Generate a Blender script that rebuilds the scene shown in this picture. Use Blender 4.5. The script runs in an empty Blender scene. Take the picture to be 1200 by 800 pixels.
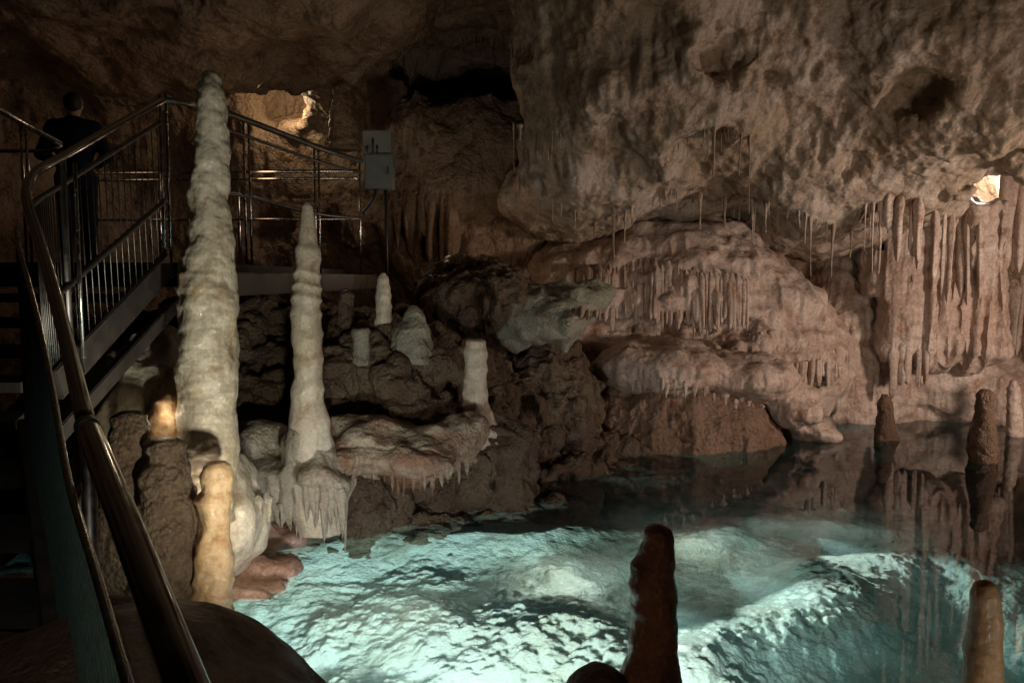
import bpy, math, random
import numpy as np
from mathutils import Vector, Matrix

S = bpy.context.scene
COL = S.collection
random.seed(4)
RNG = np.random.default_rng(11)

# ------------------------------------------------------------------ camera
CAM_Z = 2.0
PITCH = math.radians(4.5)
F = 940.0
cd = bpy.data.cameras.new("camera")
cam = bpy.data.objects.new("camera", cd)
COL.objects.link(cam)
cam.location = (0, 0, CAM_Z)
cam.rotation_euler = (math.radians(90) - PITCH, 0, 0)
cd.sensor_width = 36.0
cd.lens = 36.0 * F / 1200.0
cd.clip_start = 0.02
cd.clip_end = 200
S.camera = cam

# ------------------------------------------------------------------ world
w = bpy.data.worlds.new("World")
S.world = w
w.use_nodes = True
wb = w.node_tree.nodes["Background"]
wb.inputs[0].default_value = (0.75, 0.62, 0.55, 1)      # underground: hardly any stray light
wb.inputs[1].default_value = 0.0025

S.view_settings.view_transform = 'Standard'
S.view_settings.look = 'None'
S.view_settings.exposure = 0.22
S.view_settings.gamma = 1.0
S.render.engine = 'CYCLES'
S.cycles.use_denoising = True
try:
    S.cycles.denoiser = 'OPENIMAGEDENOISE'
except Exception:
    pass
S.cycles.max_bounces = 8
S.cycles.diffuse_bounces = 3
S.cycles.glossy_bounces = 3
S.cycles.transparent_max_bounces = 16
S.cycles.caustics_reflective = False
S.cycles.caustics_refractive = False
S.cycles.sample_clamp_indirect = 3.0


def P(px, py, D):
    """World point at distance D (along world y) seen at photo pixel px,py: used to survey where things stand."""
    u = (px - 600.0) / F
    v = (400.0 - py) / F
    dy = math.cos(PITCH) + v * math.sin(PITCH)
    dz = -math.sin(PITCH) + v * math.cos(PITCH)
    t = D / dy
    return Vector((u * t, D, CAM_Z + dz * t))


# ------------------------------------------------------------------ lights
def spot(name, loc, target, power, color, angle=60, size=0.05, blend=0.6):
    l = bpy.data.lights.new(name, 'SPOT')
    l.energy = power
    l.color = color
    l.spot_size = math.radians(angle)
    l.spot_blend = blend
    l.shadow_soft_size = size
    o = bpy.data.objects.new(name, l)
    COL.objects.link(o)
    o.location = loc
    d = Vector(target) - Vector(loc)
    o.rotation_euler = d.to_track_quat('-Z', 'Y').to_euler()
    return o


def point(name, loc, power, color, size=0.05):
    l = bpy.data.lights.new(name, 'POINT')
    l.energy = power
    l.color = color
    l.shadow_soft_size = size
    o = bpy.data.objects.new(name, l)
    COL.objects.link(o)
    o.location = loc
    return o


# show-cave floodlights (fixtures hidden), plus some added fill lights
spot("lamp_right_wall", (7.4, 6.2, 1.6), (3.4, 10.8, 1.4), 540, (1.0, 0.77, 0.65), 120, 0.35, 0.9)
spot("lamp_right_vault", (4.9, 3.6, 0.7), (3.9, 8.8, 4.2), 215, (1.0, 0.81, 0.66), 120, 0.50, 0.9)
point("lamp_stump", P(192, 486, 4.60), 0.32, (1.0, 0.80, 0.56), 0.03)
point("lamp_behind_stalagmite", P(238, 630, 4.45), 7.0, (1.0, 0.86, 0.66), 0.03)
point("lamp_waterline", P(278, 655, 5.62), 1.0, (1.0, 0.93, 0.80), 0.0)
spot("lamp_left_bank", (-0.75, 3.0, 0.55), (-1.95, 5.0, 1.85), 110, (1.0, 0.94, 0.76), 96, 0.06, 0.9)
point("lamp_arch", P(338, 126, 11.9), 15, (1.0, 0.78, 0.50), 0.06)
point("lamp_right_gap", P(1156, 218, 12.05), 110, (1.0, 0.95, 0.85), 0.06)
point("lamp_platform", (-2.7, 8.9, 3.2), 3.5, (1.0, 0.64, 0.40), 0.15)
point("fill_landing", (-5.0, 9.0, 3.3), 1.7, (1.0, 0.60, 0.34), 0.15)  # added fill, brightens the wall behind the person
point("fill_mid_wall", (-0.7, 9.4, 2.3), 6.0, (1.0, 0.68, 0.45), 0.10)  # added fill for the dim wall between platform and vault
spot("rail_glint_light", (-0.15, -0.1, 2.75), P(150, 640, 1.35), 26.0, (1.0, 0.93, 0.84), 48, 0.03, 0.8)  # added spot, put here for the highlight along the near handrail
spot("fill_tip", (-0.5, 1.2, 3.3), P(246, 130, 4.7), 9.0, (1.0, 0.94, 0.78), 26, 0.05, 0.9)  # added spot, keeps the tip of the tallest stalagmite from going dark
spot("fill_front", (2.3, 1.3, 0.1), (1.65, 2.8, 0.85), 24.0, (1.0, 0.86, 0.74), 50, 0.05, 0.8)  # added spot, brightens the stalagmite in the bottom right corner
spot("fill_front_low", (0.0, 1.2, 0.9), (0.47, 2.6, 1.0), 3.5, (1.0, 0.75, 0.55), 50, 0.05, 0.8)  # weak added spot on the rusty stalagmite
# submerged lamps, then added downward fills
spot("lamp_pool_near", (-0.35, 3.15, -0.14), (-0.35, 5.0, -0.55), 860, (1.0, 0.98, 0.97), 112, 0.25, 0.8)
spot("lamp_pool_streak", (0.85, 4.85, -0.08), (1.30, 4.55, -0.60), 110, (0.86, 1.0, 1.0), 100, 0.03, 0.9)
spot("lamp_pool_streak", (1.50, 5.45, -0.08), (2.00, 5.15, -0.60), 200, (0.86, 1.0, 1.0), 85, 0.03, 0.9)
spot("lamp_pool_streak", (2.40, 6.15, -0.08), (2.80, 5.80, -0.60), 120, (0.86, 1.0, 1.0), 85, 0.03, 0.9)
spot("lamp_pool_right", (0.9, 3.5, -0.10), (1.35, 4.7, -0.50), 60, (0.90, 1.0, 0.98), 60, 0.03, 0.8)
for lx, ly, e in ((-0.8, 5.0, 9), (0.4, 5.6, 15), (1.6, 6.3, 16), (2.9, 6.9, 5)):
    spot("fill_pool_down", (lx, ly, -0.06), (lx, ly + 0.01, -1.0), e, (0.92, 1.0, 0.94), 150, 0.0, 1.0)  # added fill just under the surface, softens dark areas of the bed


# ------------------------------------------------------------------ numpy noise
def _h(i, j, k, s):
    n = (i.astype(np.uint32) * np.uint32(374761393) + j.astype(np.uint32) * np.uint32(668265263)
         + k.astype(np.uint32) * np.uint32(2246822519) + np.uint32((s * 3266489917) & 0xffffffff))
    n ^= n >> np.uint32(13)
    n *= np.uint32(1274126177)
    n ^= n >> np.uint32(16)
    n *= np.uint32(2654435769)
    n ^= n >> np.uint32(15)
    return n.astype(np.float32) * np.float32(2.0 / 4294967295.0) - np.float32(1.0)


def vnoise(x, y, z, s=0):
    """smooth value noise in -1..1"""
    x = np.asarray(x, np.float32); y = np.asarray(y, np.float32); z = np.asarray(z, np.float32)
    xi = np.floor(x).astype(np.int32); yi = np.floor(y).astype(np.int32); zi = np.floor(z).astype(np.int32)
    fx = x - xi; fy = y - yi; fz = z - zi
    fx = fx * fx * fx * (fx * (fx * 6 - 15) + 10)
    fy = fy * fy * fy * (fy * (fy * 6 - 15) + 10)
    fz = fz * fz * fz * (fz * (fz * 6 - 15) + 10)
    r = 0
    for a in (0, 1):
        wx = fx if a else 1 - fx
        for b in (0, 1):
            wy = fy if b else 1 - fy
            for c in (0, 1):
                wz = fz if c else 1 - fz
                r = r + wx * wy * wz * _h(xi + a, yi + b, zi + c, s)
    return r


def fbm(x, y, z, octv=4, s=0, gain=0.5):
    r = 0; a = 1.0; f = 1.0
    for o in range(octv):
        r = r + a * vnoise(x * f + 17.3 * o, y * f + 5.1 * o, z * f + 9.7 * o, s + o)
        a *= gain; f *= 2.03
    return r


def worley(x, y, z, s=0):
    """distance to the nearest jittered feature point, roughly 0..1"""
    x = np.asarray(x, np.float32); y = np.asarray(y, np.float32); z = np.asarray(z, np.float32)
    xi = np.floor(x).astype(np.int32); yi = np.floor(y).astype(np.int32); zi = np.floor(z).astype(np.int32)
    best = np.full(x.shape, 9.0, np.float32)
    for a in (-1, 0, 1):
        for b in (-1, 0, 1):
            for c in (-1, 0, 1):
                I = xi + a; J = yi + b; K = zi + c
                px = I + 0.5 + 0.45 * _h(I, J, K, s + 1)
                py = J + 0.5 + 0.45 * _h(I, J, K, s + 2)
                pz = K + 0.5 + 0.45 * _h(I, J, K, s + 3)
                d = (px - x) ** 2 + (py - y) ** 2 + (pz - z) ** 2
                np.minimum(best, d, out=best)
    return np.sqrt(best)


def popcorn(x, y, z, f, s=0):
    """rounded knobs, 0 in the creases to about 1 on the knobs"""
    d = worley(x * f, y * f, z * f, s)
    return np.clip(1.0 - d * d * 1.6, 0, 1)


# ------------------------------------------------------------------ SDF helpers
def ell(X, Y, Z, c, r):
    x = (X - c[0]) / r[0]; y = (Y - c[1]) / r[1]; z = (Z - c[2]) / r[2]
    k0 = np.sqrt(x * x + y * y + z * z) + 1e-6
    k1 = np.sqrt((x / r[0]) ** 2 + (y / r[1]) ** 2 + (z / r[2]) ** 2) + 1e-6
    return k0 * (k0 - 1.0) / k1


def rbox(X, Y, Z, c, h, r):
    qx = np.abs(X - c[0]) - (h[0] - r); qy = np.abs(Y - c[1]) - (h[1] - r); qz = np.abs(Z - c[2]) - (h[2] - r)
    o = np.sqrt(np.maximum(qx, 0) ** 2 + np.maximum(qy, 0) ** 2 + np.maximum(qz, 0) ** 2)
    return o + np.minimum(np.maximum(np.maximum(qx, qy), qz), 0) - r


def caps(X, Y, Z, a, b, ra, rb):
    """tapered capsule"""
    ax, ay, az = a
    dx, dy, dz = b[0] - ax, b[1] - ay, b[2] - az
    L = dx * dx + dy * dy + dz * dz + 1e-9
    t = np.clip(((X - ax) * dx + (Y - ay) * dy + (Z - az) * dz) / L, 0, 1)
    return np.sqrt((X - ax - t * dx) ** 2 + (Y - ay - t * dy) ** 2 + (Z - az - t * dz) ** 2) - (ra + (rb - ra) * t)


def smin(a, b, k):
    h = np.clip(0.5 + 0.5 * (b - a) / k, 0, 1)
    return b + (a - b) * h - k * h * (1 - h)


def smax(a, b, k):
    return -smin(-a, -b, k)


def surface_nets(fn, lo, hi, res):
    n = [int(math.ceil((hi[i] - lo[i]) / res)) + 1 for i in range(3)]
    ax = [np.float32(lo[i]) + np.arange(n[i], dtype=np.float32) * np.float32(res) for i in range(3)]
    V = np.empty(n, np.float32)
    step = max(1, int(600000 / (n[1] * n[2])))
    for i in range(0, n[0], step):
        X, Y, Z = np.meshgrid(ax[0][i:i + step], ax[1], ax[2], indexing='ij')
        V[i:i + step] = fn(X, Y, Z)
    neg = V < 0
    c = [n[0] - 1, n[1] - 1, n[2] - 1]
    cnt = np.zeros(c, np.int8)
    for a in (0, 1):
        for b in (0, 1):
            for d in (0, 1):
                cnt += neg[a:a + c[0], b:b + c[1], d:d + c[2]]
    act = (cnt > 0) & (cnt < 8)
    idx = np.full(c, -1, np.int64)
    ci = np.argwhere(act)
    idx[act] = np.arange(len(ci))
    acc = np.zeros((len(ci), 3), np.float64); num = np.zeros(len(ci))
    corners = [(a, b, d) for a in (0, 1) for b in (0, 1) for d in (0, 1)]
    for p in corners:
        for ax_ in range(3):
            if p[ax_] == 0:
                q = list(p); q[ax_] = 1
                vp = V[ci[:, 0] + p[0], ci[:, 1] + p[1], ci[:, 2] + p[2]]
                vq = V[ci[:, 0] + q[0], ci[:, 1] + q[1], ci[:, 2] + q[2]]
                m = (vp < 0) != (vq < 0)
                t = np.where(m, vp / np.where(m, vp - vq, 1), 0)
                for k in range(3):
                    base = p[k] + (t if k == ax_ else 0)
                    acc[:, k] += np.where(m, base, 0)
                num += m
    pos = (ci + acc / num[:, None]) * res + np.array(lo)
    faces = []
    for ax_ in range(3):
        o1, o2 = [(1, 2), (2, 0), (0, 1)][ax_]
        sl0 = [slice(None)] * 3; sl1 = [slice(None)] * 3
        sl0[ax_] = slice(0, -1); sl1[ax_] = slice(1, None)
        for o in (o1, o2):
            sl0[o] = slice(1, -1); sl1[o] = slice(1, -1)
        A = neg[tuple(sl0)]; B = neg[tuple(sl1)]
        e = np.argwhere(A != B)
        flip = A[A != B]
        g = e.copy(); g[:, o1] += 1; g[:, o2] += 1
        def cell(d1, d2):
            h = g.copy(); h[:, o1] -= d1; h[:, o2] -= d2
            return idx[h[:, 0], h[:, 1], h[:, 2]]
        q = np.stack([cell(1, 1), cell(0, 1), cell(0, 0), cell(1, 0)], 1)
        q[~flip] = q[~flip][:, ::-1]
        faces.append(q)
    Fc = np.concatenate(faces)
    return pos.astype(np.float32), Fc


def mesh_np(name, V, Fq, smooth=True):
    me = bpy.data.meshes.new(name)
    me.vertices.add(len(V))
    me.vertices.foreach_set("co", np.ascontiguousarray(V, np.float32).ravel())
    k = Fq.shape[1]
    me.loops.add(len(Fq) * k)
    me.loops.foreach_set("vertex_index", np.ascontiguousarray(Fq, np.int32).ravel())
    me.polygons.add(len(Fq))
    me.polygons.foreach_set("loop_start", np.arange(0, len(Fq) * k, k, dtype=np.int32))
    try:
        me.polygons.foreach_set("loop_total", np.full(len(Fq), k, np.int32))
    except Exception:
        pass
    me.polygons.foreach_set("use_smooth", np.full(len(Fq), smooth, bool))
    me.update(calc_edges=True)
    return me


def tag(o, label=None, cat=None, group=None, kind=None):
    if label: o['label'] = label
    if cat: o['category'] = cat
    if group: o['group'] = group
    if kind: o['kind'] = kind
    elif cat: o['kind'] = 'thing'
    return o


def link(name, me, mat=None, parent=None):
    o = bpy.data.objects.new(name, me)
    COL.objects.link(o)
    if mat is not None and len(me.materials) == 0:
        me.materials.append(mat)
    if parent is not None:
        o.parent = parent
    return o


def empty(name, loc=(0, 0, 0)):
    o = bpy.data.objects.new(name, None)
    COL.objects.link(o)
    o.location = loc
    return o


def subdivide(me, levels):
    if levels == 0:
        return me
    o = bpy.data.objects.new("tmp", me)
    COL.objects.link(o)
    m = o.modifiers.new("s", 'SUBSURF')
    m.levels = levels; m.render_levels = levels
    dg = bpy.context.evaluated_depsgraph_get()
    me2 = bpy.data.meshes.new_from_object(o.evaluated_get(dg))
    bpy.data.objects.remove(o)
    bpy.data.meshes.remove(me)
    return me2


def co_of(me):
    a = np.empty(len(me.vertices) * 3, np.float32)
    me.vertices.foreach_get("co", a)
    return a.reshape(-1, 3)


def no_of(me):
    a = np.empty(len(me.vertices) * 3, np.float32)
    me.vertex_normals.foreach_get("vector", a)
    return a.reshape(-1, 3)


def displace(me, fn):
    V = co_of(me); N = no_of(me)
    d = fn(V[:, 0], V[:, 1], V[:, 2], N)
    if d.ndim == 1:
        V = V + N * d[:, None]
    else:
        V = V + d
    me.vertices.foreach_set("co", V.astype(np.float32).ravel())
    me.update()


def body(name, fn, lo, hi, res, sub, disp, mat, rebase=True, parent=None):
    V, Fq = surface_nets(fn, lo, hi, res)
    me = mesh_np(name, V, Fq)
    me = subdivide(me, sub)
    me.name = name
    me.polygons.foreach_set("use_smooth", np.ones(len(me.polygons), bool))
    if disp is not None:
        displace(me, disp)
    o = link(name, me, mat, parent)
    if rebase and parent is None:
        V = co_of(me)
        b = Vector(((V[:, 0].min() + V[:, 0].max()) / 2, (V[:, 1].min() + V[:, 1].max()) / 2, V[:, 2].min()))
        me.transform(Matrix.Translation(-b))
        o.location = b
    return o


# ------------------------------------------------------------------ materials
def nodes_of(name):
    m = bpy.data.materials.new(name)
    m.use_nodes = True
    nt = m.node_tree
    for n in list(nt.nodes):
        nt.nodes.remove(n)
    out = nt.nodes.new('ShaderNodeOutputMaterial')
    return m, nt, out


def rock_mat(name, ca, cb, cc, scale=1.0, rough=0.55, bump=0.6, grain=1.0, streak=0.0, spec=0.4, knob=0.35, sss=0.0):
    """calcite / limestone: three colours mottled at two scales, drip streaks, pitted and knobbly micro relief"""
    m, nt, out = nodes_of(name)
    N = nt.nodes.new; L = nt.links.new
    geo = N('ShaderNodeNewGeometry')
    pos = geo.outputs['Position']
    b = N('ShaderNodeBsdfPrincipled')

    def noise(sc, det=6, rgh=0.6, vec=pos, dist=0.0):
        n = N('ShaderNodeTexNoise'); n.inputs['Scale'].default_value = sc
        n.inputs['Detail'].default_value = det; n.inputs['Roughness'].default_value = rgh
        n.inputs['Distortion'].default_value = dist
        L(vec, n.inputs['Vector'])
        return n.outputs['Fac']

    def ramp(fac, a, z):
        r = N('ShaderNodeMapRange'); r.inputs[1].default_value = a; r.inputs[2].default_value = z
        r.interpolation_type = 'SMOOTHSTEP'
        L(fac, r.inputs[0]); return r.outputs[0]

    def mix(f, x, y):
        mx = N('ShaderNodeMix'); mx.data_type = 'RGBA'
        L(f, mx.inputs[0])
        for i, c in ((6, x), (7, y)):
            if isinstance(c, tuple): mx.inputs[i].default_value = (*c, 1)
            else: L(c, mx.inputs[i])
        return mx.outputs[2]

    n1 = noise(1.1 * scale, 5, 0.62, dist=0.4)
    n2 = noise(4.5 * scale, 7, 0.66)
    c = mix(ramp(n1, 0.38, 0.62), ca, cb)
    c = mix(ramp(n2, 0.52, 0.70), c, cc)
    mp = N('ShaderNodeMapping'); mp.inputs['Scale'].default_value = (9, 9, 0.9)
    L(pos, mp.inputs[0])
    st = noise(1.0 * scale, 6, 0.6, mp.outputs[0])
    if streak > 0:
        sfac = N('ShaderNodeMath'); sfac.operation = 'MULTIPLY'; sfac.inputs[1].default_value = streak
        L(ramp(st, 0.48, 0.66), sfac.inputs[0])
        c = mix(sfac.outputs[0], c, tuple(x * 0.45 for x in cc))
    # fine grain value variation
    n3 = noise(38 * scale, 4, 0.7)
    hv = N('ShaderNodeHueSaturation'); L(c, hv.inputs['Color'])
    vr = N('ShaderNodeMapRange'); vr.inputs[1].default_value = 0.3; vr.inputs[2].default_value = 0.7
    vr.inputs[3].default_value = 1 - 0.32 * grain; vr.inputs[4].default_value = 1 + 0.26 * grain
    L(n3, vr.inputs[0]); L(vr.outputs[0], hv.inputs['Value'])
    L(hv.outputs[0], b.inputs['Base Color'])
    # wet patches
    rr = N('ShaderNodeMapRange'); rr.inputs[1].default_value = 0.4; rr.inputs[2].default_value = 0.65
    rr.inputs[3].default_value = rough - 0.2; rr.inputs[4].default_value = rough + 0.2
    L(n2, rr.inputs[0]); L(rr.outputs[0], b.inputs['Roughness'])
    b.inputs['Specular IOR Level'].default_value = spec
    if sss > 0:
        b.inputs['Subsurface Weight'].default_value = sss
        b.inputs['Subsurface Radius'].default_value = (0.12, 0.05, 0.02)
        b.inputs['Subsurface Scale'].default_value = 0.6
    # relief
    vo = N('ShaderNodeTexVoronoi'); vo.inputs['Scale'].default_value = 24 * scale
    L(pos, vo.inputs['Vector'])
    vm = N('ShaderNodeMath'); vm.operation = 'MULTIPLY'; vm.inputs[1].default_value = -knob
    L(vo.outputs['Distance'], vm.inputs[0])
    a1 = N('ShaderNodeMath'); a1.operation = 'ADD'
    L(vm.outputs[0], a1.inputs[0]); L(noise(11 * scale, 9, 0.68), a1.inputs[1])
    a2 = N('ShaderNodeMath'); a2.operation = 'MULTIPLY_ADD'; a2.inputs[1].default_value = 0.5
    L(st, a2.inputs[0]); L(a1.outputs[0], a2.inputs[2])
    bp = N('ShaderNodeBump'); bp.inputs['Strength'].default_value = bump; bp.inputs['Distance'].default_value = 0.06
    L(a2.outputs[0], bp.inputs['Height'])
    L(bp.outputs[0], b.inputs['Normal'])
    L(b.outputs[0], out.inputs[0])
    return m


def plain_mat(name, col, rough=0.5, metal=0.0, var=0.15, scale=30, bump=0.05, spec=0.5):
    m, nt, out = nodes_of(name)
    N = nt.nodes.new; L = nt.links.new
    b = N('ShaderNodeBsdfPrincipled')
    tc = N('ShaderNodeTexCoord')
    n = N('ShaderNodeTexNoise'); n.inputs['Scale'].default_value = scale; n.inputs['Detail'].default_value = 6
    L(tc.outputs['Object'], n.inputs['Vector'])
    hv = N('ShaderNodeHueSaturation'); hv.inputs['Color'].default_value = (*col, 1)
    r = N('ShaderNodeMapRange'); r.inputs[1].default_value = 0.3; r.inputs[2].default_value = 0.7
    r.inputs[3].default_value = 1 - var; r.inputs[4].default_value = 1 + var
    L(n.outputs['Fac'], r.inputs[0]); L(r.outputs[0], hv.inputs['Value'])
    L(hv.outputs[0], b.inputs['Base Color'])
    r2 = N('ShaderNodeMapRange'); r2.inputs[1].default_value = 0.3; r2.inputs[2].default_value = 0.7
    r2.inputs[3].default_value = max(0.03, rough - 0.08); r2.inputs[4].default_value = min(1, rough + 0.12)
    L(n.outputs['Fac'], r2.inputs[0]); L(r2.outputs[0], b.inputs['Roughness'])
    b.inputs['Metallic'].default_value = metal
    b.inputs['Specular IOR Level'].default_value = spec
    if bump:
        bp = N('ShaderNodeBump'); bp.inputs['Strength'].default_value = bump; bp.inputs['Distance'].default_value = 0.01
        L(n.outputs['Fac'], bp.inputs['Height']); L(bp.outputs[0], b.inputs['Normal'])
    L(b.outputs[0], out.inputs[0])
    return m


M = {}
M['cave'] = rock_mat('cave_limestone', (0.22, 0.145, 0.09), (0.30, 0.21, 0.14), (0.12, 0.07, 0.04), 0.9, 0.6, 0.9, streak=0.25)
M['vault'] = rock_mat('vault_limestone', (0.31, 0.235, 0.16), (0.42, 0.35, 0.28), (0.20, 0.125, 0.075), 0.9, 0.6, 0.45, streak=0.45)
M['flow'] = rock_mat('pink_flowstone', (0.46, 0.34, 0.27), (0.56, 0.46, 0.38), (0.33, 0.19, 0.12), 0.9, 0.5, 0.4, streak=0.3)
M['brownflow'] = rock_mat('brown_flowstone', (0.19, 0.115, 0.07), (0.28, 0.18, 0.12), (0.13, 0.06, 0.03), 1.0, 0.5, 0.8, streak=0.2)
M['bank'] = rock_mat('bank_rock', (0.105, 0.065, 0.04), (0.17, 0.125, 0.08), (0.075, 0.04, 0.022), 1.4, 0.5, 0.9)
M['pale'] = rock_mat('pale_calcite', (0.60, 0.53, 0.40), (0.68, 0.62, 0.50), (0.44, 0.32, 0.19), 1.3, 0.36, 0.28, 0.7, 0.3, 0.5, 0.3, 0.15)
M['palerock'] = rock_mat('pale_green_rock', (0.25, 0.26, 0.19), (0.31, 0.30, 0.23), (0.22, 0.19, 0.12), 1.5, 0.5, 0.6)
M['amber'] = rock_mat('amber_calcite', (0.62, 0.40, 0.20), (0.66, 0.48, 0.29), (0.45, 0.24, 0.10), 1.6, 0.4, 0.3, 0.5, 0.2, 0.5, 0.3, 0.7)
M['bulge'] = rock_mat('bulge_rock', (0.28, 0.16, 0.10), (0.48, 0.42, 0.31), (0.20, 0.10, 0.055), 1.6, 0.42, 0.6)
M['apron'] = rock_mat('apron_calcite', (0.38, 0.34, 0.26), (0.46, 0.42, 0.33), (0.28, 0.20, 0.13), 1.6, 0.45, 0.5, streak=0.2)
M['pinkledge'] = rock_mat('pink_ledge', (0.36, 0.22, 0.16), (0.42, 0.29, 0.22), (0.26, 0.15, 0.10), 1.4, 0.3, 0.3)
M['dark'] = rock_mat('dark_rock', (0.10, 0.055, 0.03), (0.14, 0.08, 0.045), (0.06, 0.03, 0.016), 1.8, 0.5, 0.6)
M['red'] = rock_mat('rusty_calcite', (0.24, 0.10, 0.045), (0.30, 0.14, 0.07), (0.14, 0.05, 0.025), 1.8, 0.4, 0.4)
M['pool'] = rock_mat('pool_calcite', (0.60, 0.60, 0.52), (0.32, 0.31, 0.24), (0.66, 0.65, 0.56), 1.5, 0.8, 0.5, 0.5, 0, 0.1, 0.5)
M['rail'] = plain_mat('polished_steel', (0.50, 0.50, 0.49), 0.13, 1.0, 0.08, 14, 0.015)
M['steel'] = plain_mat('stainless_steel', (0.46, 0.44, 0.41), 0.22, 1.0, 0.15, 25, 0.04)
M['steel_dark'] = plain_mat('dull_steel', (0.20, 0.19, 0.18), 0.42, 1.0, 0.2, 30, 0.08)
M['wire'] = plain_mat('green_wire', (0.12, 0.20, 0.18), 0.4, 0.6, 0.2, 40, 0.0)
M['stringer'] = plain_mat('painted_beam', (0.07, 0.06, 0.055), 0.5, 0.3, 0.3, 12, 0.2)
M['tread'] = plain_mat('tread_plate', (0.035, 0.032, 0.03), 0.7, 0.0, 0.3, 20, 0.4)
M['cabinet'] = plain_mat('cabinet_paint', (0.11, 0.125, 0.11), 0.45, 0.0, 0.1, 10, 0.05)
M['cabinet_light'] = plain_mat('cabinet_panel', (0.17, 0.17, 0.155), 0.45, 0.0, 0.1, 10, 0.05)
M['black'] = plain_mat('black_plastic', (0.015, 0.015, 0.015), 0.5, 0, 0.2, 20, 0.05)
M['skin'] = plain_mat('skin', (0.42, 0.26, 0.19), 0.5, 0, 0.06, 20, 0.02)
M['hair'] = plain_mat('dark_hair', (0.012, 0.009, 0.008), 0.6, 0, 0.3, 60, 0.5)
M['jacket'] = plain_mat('navy_cloth', (0.010, 0.012, 0.028), 0.9, 0, 0.2, 50, 0.3, 0.1)
M['trousers'] = plain_mat('dark_cloth', (0.012, 0.014, 0.022), 0.9, 0, 0.2, 50, 0.3, 0.1)
M['shoe'] = plain_mat('shoe_rubber', (0.02, 0.018, 0.016), 0.7, 0, 0.2, 50, 0.3)


def water_mat():
    m, nt, out = nodes_of('pool_water')
    N = nt.nodes.new; L = nt.links.new
    gl = N('ShaderNodeBsdfGlass'); gl.inputs['Roughness'].default_value = 0.0; gl.inputs['IOR'].default_value = 1.33
    geo = N('ShaderNodeNewGeometry')
    L(gl.outputs[0], out.inputs['Surface'])
    va = N('ShaderNodeVolumeAbsorption'); va.inputs['Color'].default_value = (0.22, 0.80, 0.82, 1)
    va.inputs['Density'].default_value = 0.32
    vs = N('ShaderNodeVolumeScatter'); vs.inputs['Color'].default_value = (0.70, 1.0, 0.96, 1)
    vs.inputs['Density'].default_value = 0.07; vs.inputs['Anisotropy'].default_value = 0.3
    ad = N('ShaderNodeAddShader')
    L(va.outputs[0], ad.inputs[0]); L(vs.outputs[0], ad.inputs[1])
    L(ad.outputs[0], out.inputs['Volume'])
    return m


M['water'] = water_mat()

# ------------------------------------------------------------------ cave shell
holes_wall = [
    (P(308, 110, 11.5), (0.50, 1.2, 0.36)),      # lit arch passage
    (P(545, 82, 11.8), (1.10, 1.6, 0.50)),       # black recess
    (P(1163, 222, 12.0), (0.36, 1.4, 0.36)),
    (P(488, 278, 10.9), (0.60, 0.55, 0.46)),
]


def cave_fn(X, Y, Z):
    wx = 0.45 * fbm(X * 0.42, Y * 0.42, Z * 0.42, 3, 3)
    wy = 0.45 * fbm(X * 0.42, Y * 0.42, Z * 0.42, 3, 9)
    wz = 0.35 * fbm(X * 0.5, Y * 0.5, Z * 0.5, 3, 21)
    x = X + wx; y = Y + wy; z = Z + wz
    v = rbox(x, y, z, (0.4, 4.0, 1.9), (7.3, 8.0, 3.35), 1.5)
    # ceiling comes down on the left and over the far platform
    v = smax(v, -ell(x, y, z, (-4.6, 9.5, 6.7), (4.6, 4.4, 2.2)), 0.8)
    # wall swelling between the platform and the pool
    v = smax(v, -ell(x, y, z, (-0.6, 13.0, 2.2), (2.6, 1.9, 1.7)), 0.6)
    v = smax(v, -ell(x, y, z, (-1.3, 12.5, 3.1), (1.9, 1.5, 1.5)), 0.5)
    for c, r in holes_wall:
        v = smin(v, ell(X, Y, Z, c, r) + 0.14 * vnoise(X * 3.3, Y * 3, Z * 3.3, 51), 0.12)
    v = v - 0.10 * vnoise(X * 2.2, Y * 2.2, Z * 1.6, 5) - 0.05 * vnoise(X * 5, Y * 5, Z * 3.4, 6)
    return -v


def rock_disp(V0, V1, V2, N, a=0.035, flute=0.02, s=0, crack=0.45):
    d = a * fbm(V0 * 3.2, V1 * 3.2, V2 * 2.6, 4, s)
    d = d - 0.6 * a * np.abs(vnoise(V0 * 9, V1 * 9, V2 * 7, s + 7))
    d = d + flute * vnoise(V0 * 13, V1 * 13, V2 * 1.6, s + 9) * (1 - np.abs(N[:, 2]))
    d = d - crack * a * np.clip(1 - 11 * np.abs(vnoise(V0 * 1.9, V1 * 1.9, V2 * 2.6, s + 15)), 0, 1)
    return d


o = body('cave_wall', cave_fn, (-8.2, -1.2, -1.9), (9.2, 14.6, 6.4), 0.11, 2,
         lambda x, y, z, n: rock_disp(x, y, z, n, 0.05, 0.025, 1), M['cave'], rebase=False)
tag(o, kind='structure')


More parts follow.
